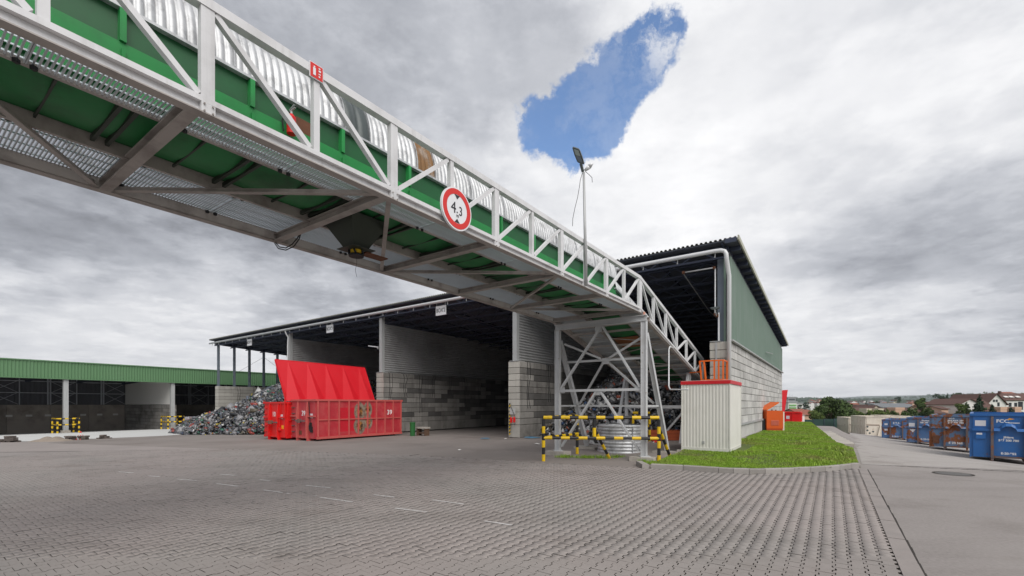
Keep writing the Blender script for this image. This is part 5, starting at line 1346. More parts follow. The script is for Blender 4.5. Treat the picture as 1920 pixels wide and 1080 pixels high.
# red and white posts and pink trestle at the heap, concrete-like steel frame under the bridge end
t = thing('end_support', 'dark steel trestle carrying the lower end of the bridge inside the bay', 'tower', B(5.4, 1.4, 0))
for o_ in (.2, WD - .2):
    mb = MB(); p, q = B(5.4, o_, 0.1), Bz(5.4, o_, 0); mb.beam(p, q, .12, .12, up=BC); mb.build('leg', M_tower, t, world=True)
    mb = MB(); mb.beam(B(4.3, o_, .1), Bz(5.3, o_, 0), .09, .09, up=BC); mb.build('brace', M_tower, t, world=True)
mb = MB(); mb.beam(B(5.4, .2, 1.5), B(5.4, WD - .2, 1.5), .09, .12); mb.build('cross_member', M_tower, t, world=True)
mb = MB(); mb.beam(B(5.4, .3, 1.45), B(5.4, 1.4, .1), .07, .08, up=BD); mb.beam(B(5.4, WD - .3, 1.45), B(5.4, 1.4, .1), .07, .08, up=BD); mb.build('brace', M_tower, t, world=True)
# hose reel / extinguisher post at the pillar end
p = HL(-9.80 + .12, -.1); t = thing('hose_station', 'red extinguishers and yellow striped strip on the end of the middle block wall', 'fire extinguisher', p, ang)
M_rd = M_red10
for i, (dx, zz) in enumerate(((.16, .72), (.34, .74))):
    mb = MB(); mb.cyl((dx, -.07, zz), (dx, -.07, zz + .22), .06, 10); mb.cyl((dx, -.07, zz + .22), (dx, -.07, zz + .27), .05, 10, r2=.02); mb.build('extinguisher', M_rd, t)
mb = MB(); mb.tube([(.1, -.03, 1.55), (.2, -.05, 1.35), (.3, -.05, 1.15), (.38, -.06, .95), (.36, -.06, .6)], .012, 5); mb.build('hose', M_black, t)
mb = MB(); mb.box(.02, .36, -.008, .0, 1.12, 1.42); mb.build('notice', M_apron, t)
mb = MB(); z = .1; k = 0
for i in range(18):
    z0 = .1 + i * .085; mb.add([(-.06, .06, z0), (.02, .06, z0 + .05), (.02, .06, z0 + .135), (-.06, .06, z0 + .085)], [(0, 1, 2, 3)], i % 2)
mb.v = [(v[0], v[1], v[2]) for v in mb.v]; mb.build('warning_strip', [M_yel, M_blk], t)
# green bin and small bench at the block wall
p = HL(-19.8 + PW + .35, .35 + 0); q = P(773.5, 0, 24.6); q.z = gz(q.x, q.y)
t = thing('waste_bin', 'narrow green bin standing at the block wall behind the number 39 container', 'bin', q); mb = MB(); mb.cyl((0, 0, 0), (0, 0, .70), .13, 14, r2=.15); mb.build('body', M_bin, t); mb = MB(); mb.cyl((0, 0, .70), (0, 0, .76), .16, 14); mb.build('lid', M_bin, t)
q = P(793, 0, 24.8); q.z = gz(q.x, q.y)
t = thing('bench', 'low pale topped bench beside the green bin', 'bench', q, ang); mb = MB(); mb.box(-.38, .38, -.2, .2, .40, .48); mb.build('seat', M_slab, t)
for sx in (-.3, .3):
    mb = MB(); mb.box(sx - .04, sx + .04, -.16, .16, 0, .40); mb.build('leg', M_wood, t)
mb = MB(); mb.box(-.26, .26, -.1, -.06, .12, .2); mb.build('stretcher', M_wood, t)
# ------------------------------------------------------------------ cream booth
bk = thing('booth', 'cream ribbed metal booth with red roof edge standing on the lawn corner', 'booth', Vector((6.32, 13.06, .20)), ang)
BW, BD_, BHt = 1.37, 1.95, 2.11
mb = MB(); mb.box(-BW - .12, .30, -.06, BD_ + .15, -.16, -.002); mb.build('slab', M_slab, bk)
mb = MB(); mb.box(-BW, 0, 0, BD_, 0, .10); mb.build('plinth', M_booth, bk)
mb = MB(); mb.box(-BW + .02, -.02, .02, BD_ - .02, .10, BHt - .11); mb.build('core', M_booth, bk)
mb = MB()
mb.corrug((-BW + .03, .018, .10), (1, 0, 0), (0, 0, 1), (0, -1, 0), BW - .06, BHt - .215, .092, .008); mb.build('front_panel', M_booth, bk)
mb = MB(); mb.corrug((-.018, .03, .10), (0, 1, 0), (0, 0, 1), (1, 0, 0), BD_ - .06, BHt - .215, .092, .008); mb.build('side_panel', M_booth, bk)
for (x, y) in ((-.03, -.002), (-BW - .002, -.002), (-.03, BD_ - .03)):
    mb = MB(); mb.box(x, x + .034, y, y + .034, .101, BHt - .112); mb.build('corner_trim', M_booth, bk)
mb = MB(); mb.box(-BW - .015, .015, -.015, BD_ + .015, BHt - .11, BHt - .005); mb.build('roof_trim', M_redtrim, bk)
mb = MB(); mb.box(-BW - .005, .005, -.005, BD_ + .005, BHt - .012, BHt + .003); mb.build('roof', M_booth, bk)
mb = MB(); mb.box(-.76, -.70, -.012, .0, .22, .30); mb.build('latch', M_post, bk)
# bent white pipe from the bridge to the booth
k = (1253 - CX) / F; q = N0 - BC * .02; tt = (k * q.y - q.x) / (BD.x - k * BD.y); c = q + BD * tt
def Fp(u, v, Y): return P(u, v, Y)
vp = thing('bent_pipe', 'thin white pipe bending down from the bridge to the booth wall', 'pipe', Vector((c.x, c.y, EYE + (HZ - 660) / F * c.y)))
Yp = c.y; pts = [Fp(1262, 652, Yp + .25), Fp(1256, 650, Yp), Fp(1254, 655, Yp), Fp(1254, 715, Yp - .2), Fp(1254, 725, Yp - .3), Fp(1257, 730.5, Yp - .5), Fp(1275, 730.5, 13.75), Fp(1290, 730, 13.3)]
mb = MB(); mb.tube(pts, .022, 8); mb.build('pipe', M_pipe, vp, world=True, smooth=True)
# orange cage platform behind the booth
cg = thing('orange_cage', 'orange tube railing standing on a platform behind the booth at the foot of the bridge', 'railing', Vector(((1340 - CX) / F * 15.7, 15.7, 1.7)), ang)
mb = MB(); mb.box(-.45, .35, -.1, .75, -.05, 0); mb.build('platform', M_tower, cg)
for (x, y) in ((-.36, -.05), (-.22, -.05), (.0, -.05), (.14, -.05), (.28, -.05), (.28, .65), (-.36, .65)):
    mb = MB(); mb.beam((x, y, 0), (x - (.12 if x < -.1 else 0), y, 1.42), .05, .05); mb.build('post', M_orange, cg)
for z in (.75, 1.42):
    mb = MB(); mb.beam((-.48 if z > 1 else -.40, -.05, z), (.28, -.05, z), .045, .045); mb.beam((.28, -.05, z), (.28, .65, z), .045, .045); mb.build('rail', M_orange, cg)
mb = MB(); mb.beam((-.9, .3, 1.05), (-.42, -.05, 1.05), .04, .04); mb.beam((-.9, .3, .6), (-.38, -.05, .6), .04, .04); mb.build('rail', M_orange, cg)
for sx in (-.38, .3):
    mb = MB(); mb.box(sx - .04, sx + .04, .3, .38, -1.6, -.05); mb.build('leg', M_tower, cg)
# orange generator with open lid on the lawn
q = P(1453, 0, 23.6); q.z = lawn_z(*toH(q.x, q.y)) - .01
W3 = .84; H3 = 1.06
ge = thing('orange_generator', 'orange louvred machine cabinet with open lid on the lawn by the hall wall', 'machine', q, R(-3))
M_dkor = mat('dark_orange', (.40, .05, .01), .5)
M_orc = mat('cabinet_orange', (.58, .085, .006), .45, 0, .08, 2, .03, 30)
mb = MB(); mb.box(-W3/2, W3/2, 0, .9, .12, H3); mb.build('cabinet', M_orc, ge)
mb = MB(); mb.box(-W3/2 + .01, W3/2 - .01, .02, .88, .0, .12); mb.build('base', M_dkor, ge)
for i in range(5): mb = MB(); mb.hexa([(-.2, -.004, .30 + i*.055), (.2, -.004, .30 + i*.055), (.2, 0, .33 + i*.055), (-.2, 0, .33 + i*.055), (-.2, -.02, .30 + i*.055), (.2, -.02, .30 + i*.055), (.2, -.002, .335 + i*.055), (-.2, -.002, .335 + i*.055)]); mb.build('louvre', M_dkor, ge)
mb = MB(); mb.hexa([(-W3/2, 0, H3 + .01), (-W3/2, .9, H3 + .01), (.22, .9, H3 + .40), (.22, 0, H3 + .40), (-W3/2 - .02, 0, H3 + .06), (-W3/2 - .02, .9, H3 + .06), (.20, .9, H3 + .46), (.20, 0, H3 + .46)]); mb.build('lid', M_orange, ge)
mb = MB(); mb.cyl((0, .3, H3), (0, .3, H3 + .06), .03, 8); mb.cyl((.2, .3, H3), (.2, .3, H3 + .05), .03, 8); mb.build('filler_cap', M_rustm, ge)
mb = MB(); mb.box(W3/2 + .002, W3/2 + .09, .05, .8, .0, H3 - .05); mb.build('side_housing', M_cream, ge)
mb = MB(); mb.box(-W3/2 - .2, -W3/2 - .02, .1, .5, 0, .62); mb.build('battery_box', M_black, ge)

# ------------------------------------------------------------------ containers
def hook_box(name, label, loc, rz, L, W, H, m, mrib, ribs, side='right', group=None, clear=.14, mrail=None, endstyle='hook', bandz=.5):
    """open steel roll-off container: local x across (0..W), y along (0..L), front end at y=0 towards the camera"""
    t = thing(name, label, 'container', loc, rz, group); z0 = clear; mrail = mrail or mrib
    mb = MB(); mb.box(0, .05, .03, L - .03, z0, H); mb.build('side_wall', m, t); mb = MB(); mb.box(W - .05, W, .03, L - .03, z0, H); mb.build('side_wall', m, t)
    mb = MB(); mb.box(.05, W - .05, 0, .05, z0, H); mb.build('end_wall', m, t); mb = MB(); mb.box(.05, W - .05, L - .05, L, z0, H); mb.build('end_wall', m, t)
    mb = MB(); mb.box(.05, W - .05, .05, L - .05, z0, z0 + .06); mb.build('floor', mrail, t)
    mb = MB(); mb.box(-.05, W + .05, -.05, .049, H + .002, H + .09); mb.box(-.05, W + .05, L - .049, L + .05, H + .002, H + .09); mb.box(-.05, .05, .05, L - .05, H + .002, H + .09); mb.box(W - .05, W + .05, .05, L - .05, H + .002, H + .09); mb.build('top_rim', mrib, t)
    mb = MB(); mb.box(-.05, -.001, 0, L, z0 - .02, z0 + .09); mb.box(W + .001, W + .05, 0, L, z0 - .02, z0 + .09); mb.build('bottom_rim', mrib, t)
    for i in range(ribs + 1):
        y = .04 + (L - .14) * i / ribs
        for x0, x1 in ((-.055, -.001), (W + .001, W + .055)):
            mb = MB(); mb.box(x0, x1, y, y + .07, z0 + .091, H); mb.build('rib', mrib, t)
    for x0, x1 in ((-.042, -.001), (W + .001, W + .042)):
        mb = MB(); n = ribs
        for i in range(n):
            ya = .04 + (L - .14) * i / n + .072; yb = .04 + (L - .14) * (i + 1) / n - .002; zc = z0 + (H - z0) * bandz
            mb.box(x0, x1, ya, yb, zc - .03, zc + .03)
        mb.build('belt_rail', mrib, t)
    rx = W * .5; rw = .43 if W < 2.15 else .46
    for s_ in (-1, 1): mb = MB(); mb.box(rx + s_ * rw - .04, rx + s_ * rw + .04, -.10, L, 0, z0 - .001); mb.build('skid_rail', mrail, t)
    return t
def front_hook(t, W, H, m, mrail, hh=.62, arch=True, clear=.14):
    rx = W * .5; rw = .43
    for s_ in (-1, 1):
        mb = MB(); mb.box(rx + s_ * rw - .04, rx + s_ * rw + .04, -.13, -.002, clear, H * hh); mb.hexa([(rx + s_*rw - .04, -.13, H*hh), (rx + s_*rw + .04, -.13, H*hh), (rx + s_*rw + .04, -.002, H*hh), (rx + s_*rw - .04, -.002, H*hh),
                 (rx + s_*rw - .035, -.06, H - .02), (rx + s_*rw + .035, -.06, H - .02), (rx + s_*rw + .035, -.002, H - .02), (rx + s_*rw - .035, -.002, H - .02)]); mb.build('upright', mrail, t)
    z = H * hh
    mb = MB(); mb.box(.02, rx - rw - .045, -.07, -.002, z - .03, z + .05); mb.box(rx + rw + .045, W - .02, -.07, -.002, z - .03, z + .05); mb.build('end_rail', m, t)
    if arch:
        mb = MB(); pts = [(rx - rw + .04, z - .02), (rx - .22, z - .02), (rx - .17, z + .09), (rx - .07, z + .17), (rx + .07, z + .17), (rx + .17, z + .09), (rx + .22, z - .02), (rx + rw - .04, z - .02)]
        up = [(x, zz + .10) for x, zz in pts]
        for i in range(len(pts) - 1):
            a, b, c_, d_ = pts[i], pts[i+1], up[i+1], up[i]
            mb.hexa([(a[0], -.20, a[1]), (b[0], -.20, b[1]), (b[0], -.003, b[1]), (a[0], -.003, a[1]), (d_[0], -.12, d_[1]), (c_[0], -.12, c_[1]), (c_[0], -.003, c_[1]), (d_[0], -.003, d_[1])])
        mb.build('hook_arch', m, t)
    mb = MB(); mb.box(rx - rw + .045, rx + rw - .045, -.05, -.002, clear, clear + .07); mb.build('end_sill', mrail, t)
# --- red number 39
c39 = Vector((-9.3, 21.4, -.19)) - AX * 2.2
t = hook_box('roll_off_container', 'faded red steel container numbered 39 with scorched patches on its side', c39, ang, 5.2, 2.2, 1.94, M_red39, M_redrib, 9, mrail=M_redrib)
front_hook(t, 2.2, 1.94, M_redrib, M_redrib, arch=False)
text('39', .36, (2.203, 4.35, 1.34), (R(90), 0, R(90)), M_wtext, t, bold=.003)
text('39', .34, (1.10, -.004, 1.34), (R(90), 0, 0), M_wtext, t, bold=.003)
mb = MB(); mb.box(.72, 1.48, -.22, -.135, .95, 1.02); mb.box(1.05, 1.15, -.3, -.135, .9, 1.08); mb.build('hook_bar', M_rustrail, t)
mb = MB(); mb.box(1.66, 1.92, -.006, -.003, 1.12, 1.34); mb.build('sticker', M_sticker, t)
mb = MB()
for (x, z, s_) in ((1.82, .62, .1), (1.78, .74, .07), (1.88, .5, .06), (1.8, .86, .05)): mb.box(x - s_, x + s_, -.09, -.003, z - s_, z + s_)
mb.beam((1.66, -.05, 1.9), (1.78, -.06, .9), .03, .03); mb.build('latch_winch', M_black, t)
for i in range(5):
    mb = MB(); z = .42 + i * .3; mb.box(.08, .34, -.06, -.003, z, z + .03); mb.build('step', M_rustrail, t)
mb = MB(); mb.box(.7, .95, -.01, -.002, .3, .5); mb.build('patch', M_rustm, t)
for y in (.35, 4.8):
    mb = MB(); mb.cyl((.64, y, .07), (.80, y, .07), .085, 12); mb.cyl((1.44, y, .07), (2.0, y, .07), .085, 12); mb.build('roller', M_black, t)
# --- red number 10 with raised lid
c10 = Vector((-13.05, 23.75, -.22))
t = hook_box('roll_off_container', 'bright red container numbered 10, mostly behind the faded one, with its big folded lid raised', c10, ang, 5.2, 2.15, 1.85, M_red10, M_red10, 9, mrail=M_red10)
front_hook(t, 2.15, 1.85, M_red10, M_red10, arch=False)
text('10', .34, (1.0, -.004, 1.30), (R(90), 0, 0), M_wtext, t, bold=.003)
mb = MB(); mb.box(1.66, 1.88, -.006, -.003, 1.08, 1.30); mb.build('sticker', M_sticker, t)
mb = MB(); mb.box(1.74, 1.96, -.006, -.003, .58, .76); mb.build('sticker', M_stickero, t)
mb = MB(); mb.box(.5, 1.6, -.20, -.135, .88, .94); mb.box(.95, 1.15, -.28, -.135, .82, 1.0); mb.build('hook_bar', M_rustrail, t)
mb = MB(); mb.tube([(1.72, -.03, 1.95), (1.66, -.05, 1.2), (1.68, -.05, .7)], .02, 6); mb.box(1.6, 1.76, -.1, -.003, .5, .66); mb.build('latch_winch', M_red10, t)
for i in range(5):
    mb = MB(); z = .4 + i * .3; mb.box(.06, .30, -.06, -.003, z, z + .03); mb.build('step', M_red10, t)
# lid: folded sheet with triangular stiffening pleats, hinged on the right long side
lid = MB(); n = 5; HB = Vector((2.2, 0, 1.97)); Lh = 5.35; T0 = Vector((1.62, -.25, 4.07)); Tn = Vector((1.62, 5.05, 4.0))
Bq = [Vector((2.2, -.0 + Lh * i / n, 1.97)) for i in range(n + 1)]; Tq = [T0.lerp(Tn, i / n) for i in range(n + 1)]
nrm = (Bq[1] - Bq[0]).cross(Tq[0] - Bq[0]).normalized(); 
if nrm.x < 0: nrm = -nrm
vs = []; fs = []
for i in range(n):
    b0, b1, t0_, t1_ = Bq[i], Bq[i+1], Tq[i], Tq[i+1]; mid = b0.lerp(b1, .62) + nrm * .10; ap = t0_.lerp(t1_, .60)
    o_ = len(vs); vs += [b0, b1, t0_, t1_, mid, ap]
    fs += [(o_, o_+4, o_+5), (o_+4, o_+1, o_+5), (o_+2, o_, o_+5), (o_+1, o_+3, o_+5)]
lid.add(vs, fs); lid.add([v - nrm * .05 for v in (Bq[0], Bq[-1], Tq[-1], Tq[0])], [(0, 1, 2, 3)])
lid.beam(T0 - nrm * .02, Tn - nrm * .02, .05, .06); lid.beam(Bq[0] - nrm * .02, T0 - nrm * .02, .05, .06); lid.beam(Bq[-1] - nrm * .02, Tn - nrm * .02, .05, .06)
lid.build('lid', M_red, t)
mb = MB(); mb.beam((2.12, -.03, 1.2), (2.14, -.03, 2.35), .05, .05); mb.beam((2.12, 0, 2.35), (1.9, -.15, 3.0), .04, .04); mb.build('lid_stay', M_red10, t)
# --- blue row on the right
def blue(u_rail, base_v, Y, W, H, m, mr, label, L=5.6, texts=(), arch=True, hh=.60):
    rb = ang - R(10.5); bx = Vector((math.cos(rb), math.sin(rb), 0))
    x_rail = (u_rail - CX) / F * Y; z = EYE - (base_v - HZ) * Y / F; rx = W * .5 - .43
    loc = Vector((x_rail, Y, z)) - bx * rx + Vector((-bx.y, bx.x, 0)) * .12
    t = hook_box('roll_off_container', label, loc, rb, L, W, H, m, m, 6, group='blue containers parked along the lane', mrail=mr, clear=.12)
    front_hook(t, W, H, m, mr, hh, arch, clear=.12)
    for (s, sz, x, zf, m_) in texts: text(s, sz, (x, -.004, H * zf), (R(90), 0, 0), m_, t, bold=.004)
    return t
t = blue(1860.5, 864, 17.51, 2.0, 1.74, M_blue, M_rustrail, 'bright blue container with white lettering, nearest in the row on the right', hh=.68, texts=(
    ('FCC', .175, .84, .885, M_wtext), ('Environment', .055, 1.14, .853, M_wtext), ('Jihlava', .105, 1.0, .53, M_wtext), ('567 300 780', .105, 1.0, .46, M_wtext), ('E-20-952', .110, 1.0, .17, M_wtext)))
mb = MB(); mb.box(.10, .40, -.006, -.003, 1.34, 1.56); mb.build('sticker', M_sticker, t)
mb = MB(); mb.box(.12, .40, -.05, -.003, .84, 1.08); mb.build('document_box', M_blue, t); mb = MB(); mb.box(.14, .30, -.054, -.051, 1.0, 1.07); mb.build('sticker', M_sticker, t)
mb = MB(); mb.hexa([(.94, -.006, 1.60), (1.04, -.006, 1.60), (1.04, -.003, 1.60), (.94, -.003, 1.60), (1.02, -.006, 1.66), (1.16, -.006, 1.63), (1.16, -.003, 1.63), (1.02, -.003, 1.66)]); mb.build('logo_bar', M_stickero, t)
t = blue(1771, 842.5, 24.58, 2.0, 1.77, M_blue2, M_rustrail, 'heavily rusted blue container marked E 20 568, second in the row on the right', hh=.66, texts=(
    ('.A.S.A.', .09, .85, .955, M_wtext), ('JIHLAVA 586', .115, 1.0, .885, M_wtext), ('567 300 780', .12, 1.0, .82, M_wtext), ('E 20 568', .155, 1.0, .20, M_wtext)))
mb = MB(); mb.box(.1, .36, -.05, -.003, .3, .72); mb.build('document_box', M_rustm, t)
t = blue(1721, 833, 31.99, 2.0, 1.81, M_blue3, M_rustrail, 'scuffed blue container with a white sticker, third in the row on the right', hh=.66, texts=(
    ('Ekologie', .14, 1.0, .93, M_wtext), ('586 300 780', .13, 1.0, .85, M_wtext), ('E-20-566', .16, 1.0, .20, M_wtext)))
mb = MB(); mb.box(.08, .40, -.006, -.003, 1.22, 1.50); mb.build('sticker', M_sticker, t)
mb = MB(); mb.add([(.12, -.004, 1.05), (.44, -.004, 1.05), (.30, -.004, .82)], [(0, 2, 1)]); mb.build('sticker', M_sticker, t)
t = blue(1669, 824, 41.19, 2.0, 1.74, M_blue3, M_rustrail, 'blue container standing in front of the cream ones, farthest blue one in the row', hh=.66, texts=(
    ('E.T.S.', .22, 1.0, .86, M_wtext), ('komunal', .12, 1.0, .74, M_wtext), ('E-20-567', .17, 1.0, .16, M_wtext)))
for (zz, s_) in ((1.3, .16), (.8, .16), (.42, .1)): mb = MB(); mb.box(.16, .16 + s_ * 1.4, -.006, -.003, zz, zz + s_); mb.build('sticker', M_sticker, t)
# --- cream ones
def cream(u0, base_v, Y, W, H, L, label, hoff):
    z = EYE - (base_v - HZ) * Y / F; loc = Vector(((u0 - CX) / F * Y, Y, z)); ry = ang + R(11)
    t = hook_box('roll_off_container', label, loc, ry, L, W, H, M_cream, M_cream, 9, group='cream containers at the end of the lane', mrail=M_rustrail, clear=.12)
    mb = MB()
    for s_ in (-1, 1): mb.hexa([(W*hoff + s_*.42 - .05, -.22, .02), (W*hoff + s_*.42 + .05, -.22, .02), (W*hoff + s_*.42 + .05, -.002, .02), (W*hoff + s_*.42 - .05, -.002, .02),
               (W*hoff + s_*.16 - .04, -.12, H*.58), (W*hoff + s_*.16 + .04, -.12, H*.58), (W*hoff + s_*.16 + .04, -.002, H*.58), (W*hoff + s_*.16 - .04, -.002, H*.58)])
    mb.box(W*hoff - .2, W*hoff + .2, -.12, -.002, H*.58 + .002, H*.58 + .06); mb.build('hook_frame', M_cream, t)
    mb = MB(); mb.box(.05, W*hoff - .25, -.03, -.002, H*.6, H*.63); mb.build('end_rail', M_rustm, t); return t
t = cream(1592, 815, 57, 2.05, 2.05, 6.0, 'rust streaked cream container with ribbed side at the far end of the lane', .55)
t2 = cream(1624, 819.5, 50, 2.3, 2.20, 6.0, 'cream container with hazard diamonds, between the ribbed cream one and the blue row', .62)
t3 = cream(1663, 817, 53, 2.2, 2.25, 6.0, 'cream container showing only its upper part behind the farthest blue one', .5)
for (x, z) in ((.12, 1.15), (.12, .75), (.32, .45), (.62, .62)):
    mb = MB(); mb.add([(x - .12, -.004, z), (x, -.004, z - .12), (x + .12, -.004, z), (x, -.004, z + .12)], [(0, 1, 2, 3)]); mb.build('hazard_diamond', M_dkgrey, t2)
# --- red ones beyond the hall corner
q = P(1472, 797, 36.5); q.z = .1
t = hook_box('roll_off_container', 'red container with a white sign on its end beyond the back corner of the hall', P(1471, 0, 38) * 1.0, ang, 2.0, 1.12, .92, M_red10, M_red10, 4, mrail=M_red10)
t.location.z = -.05
mb = MB(); mb.box(.12, .36, -.006, -.003, .42, .68); mb.build('sticker', M_sticker, t); mb = MB(); mb.box(.53, .59, -.06, -.002, .14, .92); mb.build('upright', M_red10, t)
t = thing('raised_lid', 'pale red container lid standing open beyond the back corner of the hall', 'lid', P(1470, 775, 37.5)); t.location.z = .9
mb = MB(); mb.hexa([(-.3, 0, 0), (.05, 0, 0), (.05, .06, 0), (-.3, .06, 0), (-.35, 0, 1.85), (.32, 0, 1.9), (.32, .06, 1.9), (-.35, .06, 1.85)]); mb.build('panel', M_red, t)
mb = MB(); mb.beam((-.1, .03, -.8), (-.1, .03, 0), .05, .05); mb.build('stay', M_red, t)
q = P(1497, 0, 39); q.z = -.1; t = thing('white_cabinet', 'small white cabinet standing left of the green screened fence', 'cabinet', q, R(-8)); mb = MB(); mb.box(0, .5, 0, .5, -.6, 0.75); mb.build('body', M_hw, t); mb = MB(); mb.box(-.05, .55, -.05, .55, .752, .80); mb.build('lid', M_slab, t)

# ------------------------------------------------------------------ screened fence at the end of the lane
fa, fb = P(1504, 0, 60), P(1582, 0, 65); fn = thing('screened_fence', 'fence covered in dark green netting across the end of the lane', 'fence', Vector((fa.x, fa.y, terrain(fa.x, fa.y))))
N_ = 4; zz = .25
def fz(p): return -1.35
for i in range(N_):
    p, q = fa.lerp(fb, i / N_), fa.lerp(fb, (i + 1) / N_); mb = MB(); mb.hexa([(p.x, p.y, -2.8), (q.x, q.y, -2.8), (q.x, q.y + .03, -2.8), (p.x, p.y + .03, -2.8), (p.x, p.y, -.42), (q.x, q.y, -.5), (q.x, q.y + .03, -.5), (p.x, p.y + .03, -.42)]); mb.build('netting', M_netting, fn, world=True)
for i in range(N_ + 1):
    p = fa.lerp(fb, i / N_); mb = MB(); mb.cyl((p.x, p.y - .05, -2.8), (p.x, p.y - .05, -.36 - .08 * i / N_), .045, 8); mb.build('post', M_navy, fn, world=True)

# ------------------------------------------------------------------ trees and bushes
def crown(name, blobs, n, leaf, m, parent, seed=0):
    """blobs: list of (centre, radii); leaf clumps as small bent quads through the volume"""
    r = np.random.default_rng(seed); vol = np.array([b[1][0] * b[1][1] * b[1][2] for b in blobs]); pr = vol ** .7 / (vol ** .7).sum()
    ch = r.choice(len(blobs), n, p=pr); cen = np.array([b[0] for b in blobs])[ch]; rad = np.array([b[1] for b in blobs])[ch]
    d = r.normal(size=(n, 3)); d /= np.linalg.norm(d, axis=1)[:, None]; rr = r.uniform(.35, 1.0, (n, 1)) ** .5 * (1 + .12 * r.normal(size=(n, 1)))
    P0 = cen + d * rad * rr
    a = r.normal(size=(n, 3)); a /= np.linalg.norm(a, axis=1)[:, None]; b = np.cross(a, d + .3 * r.normal(size=(n, 3))); b /= np.linalg.norm(b, axis=1)[:, None] + 1e-6
    s = leaf * r.uniform(.5, 1.3, (n, 1)); V = np.stack([P0 - a*s, P0 + b*s*.7, P0 + a*s, P0 - b*s*.7], 1)
    loops = np.arange(n * 4); return npmesh(name, V.reshape(-1, 3), loops, np.full(n, 4), m, parent=parent)
def tree(u, v0, v1, w, Y, label, m=None, kind='round', n=2200, group=None, name='tree', base=None, sd=1):
    """u centre, v0 top, v1 visible foot of the crown, w crown width, all read as pixels at distance Y"""
    s = F / Y; x = (u - CX) / s; zt = EYE + (HZ - v0) / s; zf = EYE + (HZ - v1) / s; W = w / s; g = terrain(x, Y) if base is None else base
    t = thing(name, label, 'tree' if name != 'bush' else 'bush', Vector((x, Y, g)), 0, group); m = m or M_leaf
    Hc = zt - zf; rs = random.Random(sd); zf_ = max(zf, g + .3) - g; zt_ = zt - g
    mb = MB(); mb.cyl((0, 0, -.2), (0, 0, zf_ + Hc * .5), W * .035 + .04, 8, r2=W * .012 + .02)
    if kind == 'round':
        for i in range(5): a_ = rs.uniform(0, 6.28); mb.cyl((0, 0, zf_ + Hc * .1 * i), (math.cos(a_) * W * .3, math.sin(a_) * W * .3, zf_ + Hc * (.3 + .12 * i)), W * .014 + .02, 6, r2=.015)
    mb.build('trunk', M_bark, t)
    bl = []
    if kind == 'round':
        for i in range(15):
            a_ = rs.uniform(0, 6.28); hh = rs.uniform(.12, .92); rr = W * .5 * math.sqrt(max(.05, 1 - (2 * hh - .85) ** 2 * .75)) * rs.uniform(.35, .75)
            rb = W * rs.uniform(.13, .23); bl.append(((math.cos(a_) * rr, math.sin(a_) * rr, zf_ + Hc * hh * .93), (rb, rb, min(rb * .85, Hc * .25))))
    elif kind == 'cone':
        for i in range(16):
            hh = (i + .5) / 16; rb = W * .5 * (1 - hh) ** .85 + W * .02
            for j in range(5):
                a_ = rs.uniform(0, 6.28); bl.append(((math.cos(a_) * rb * .5, math.sin(a_) * rb * .5, zf_ + Hc * hh), (rb * .55, rb * .55, Hc * .035)))
    else:
        for i in range(18): bl.append(((rs.uniform(-.5, .5) * W, rs.uniform(-.15, .15) * W, zf_ + Hc * rs.uniform(.0, .75)), (W * .12, W * .12, Hc * rs.uniform(.15, .35))))
    crown('crown', bl, n, max(W, Hc) * (.032 if n > 1500 else .05), m, t, sd)
    return t
tree(1558, 748, 800, 66, 72, 'large spreading green tree behind the screened fence', M_leaf, n=9000, sd=3)
tree(1531, 768, 800, 34, 69, 'lower shrubby tree left of the large spreading one behind the fence', M_leafl, n=3000, sd=4)
for i, (u, v0, v1, w, Y, m, lb) in enumerate([(1618, 769, 790, 40, 75, M_leafl, 'pale green bush above the left end of the cream containers'), (1650, 768, 790, 38, 80, M_leafl, 'pale green bush above the middle of the cream containers'), (1683, 770, 790, 34, 78, M_leaf, 'green bush above the right end of the cream containers'),
        (1604, 772, 792, 26, 72, M_leaf, 'dark green bush right of the large spreading tree')]):
    tree(u, v0, v1, w, Y, lb, m, 'bush', 1500, name='bush', sd=20 + i)
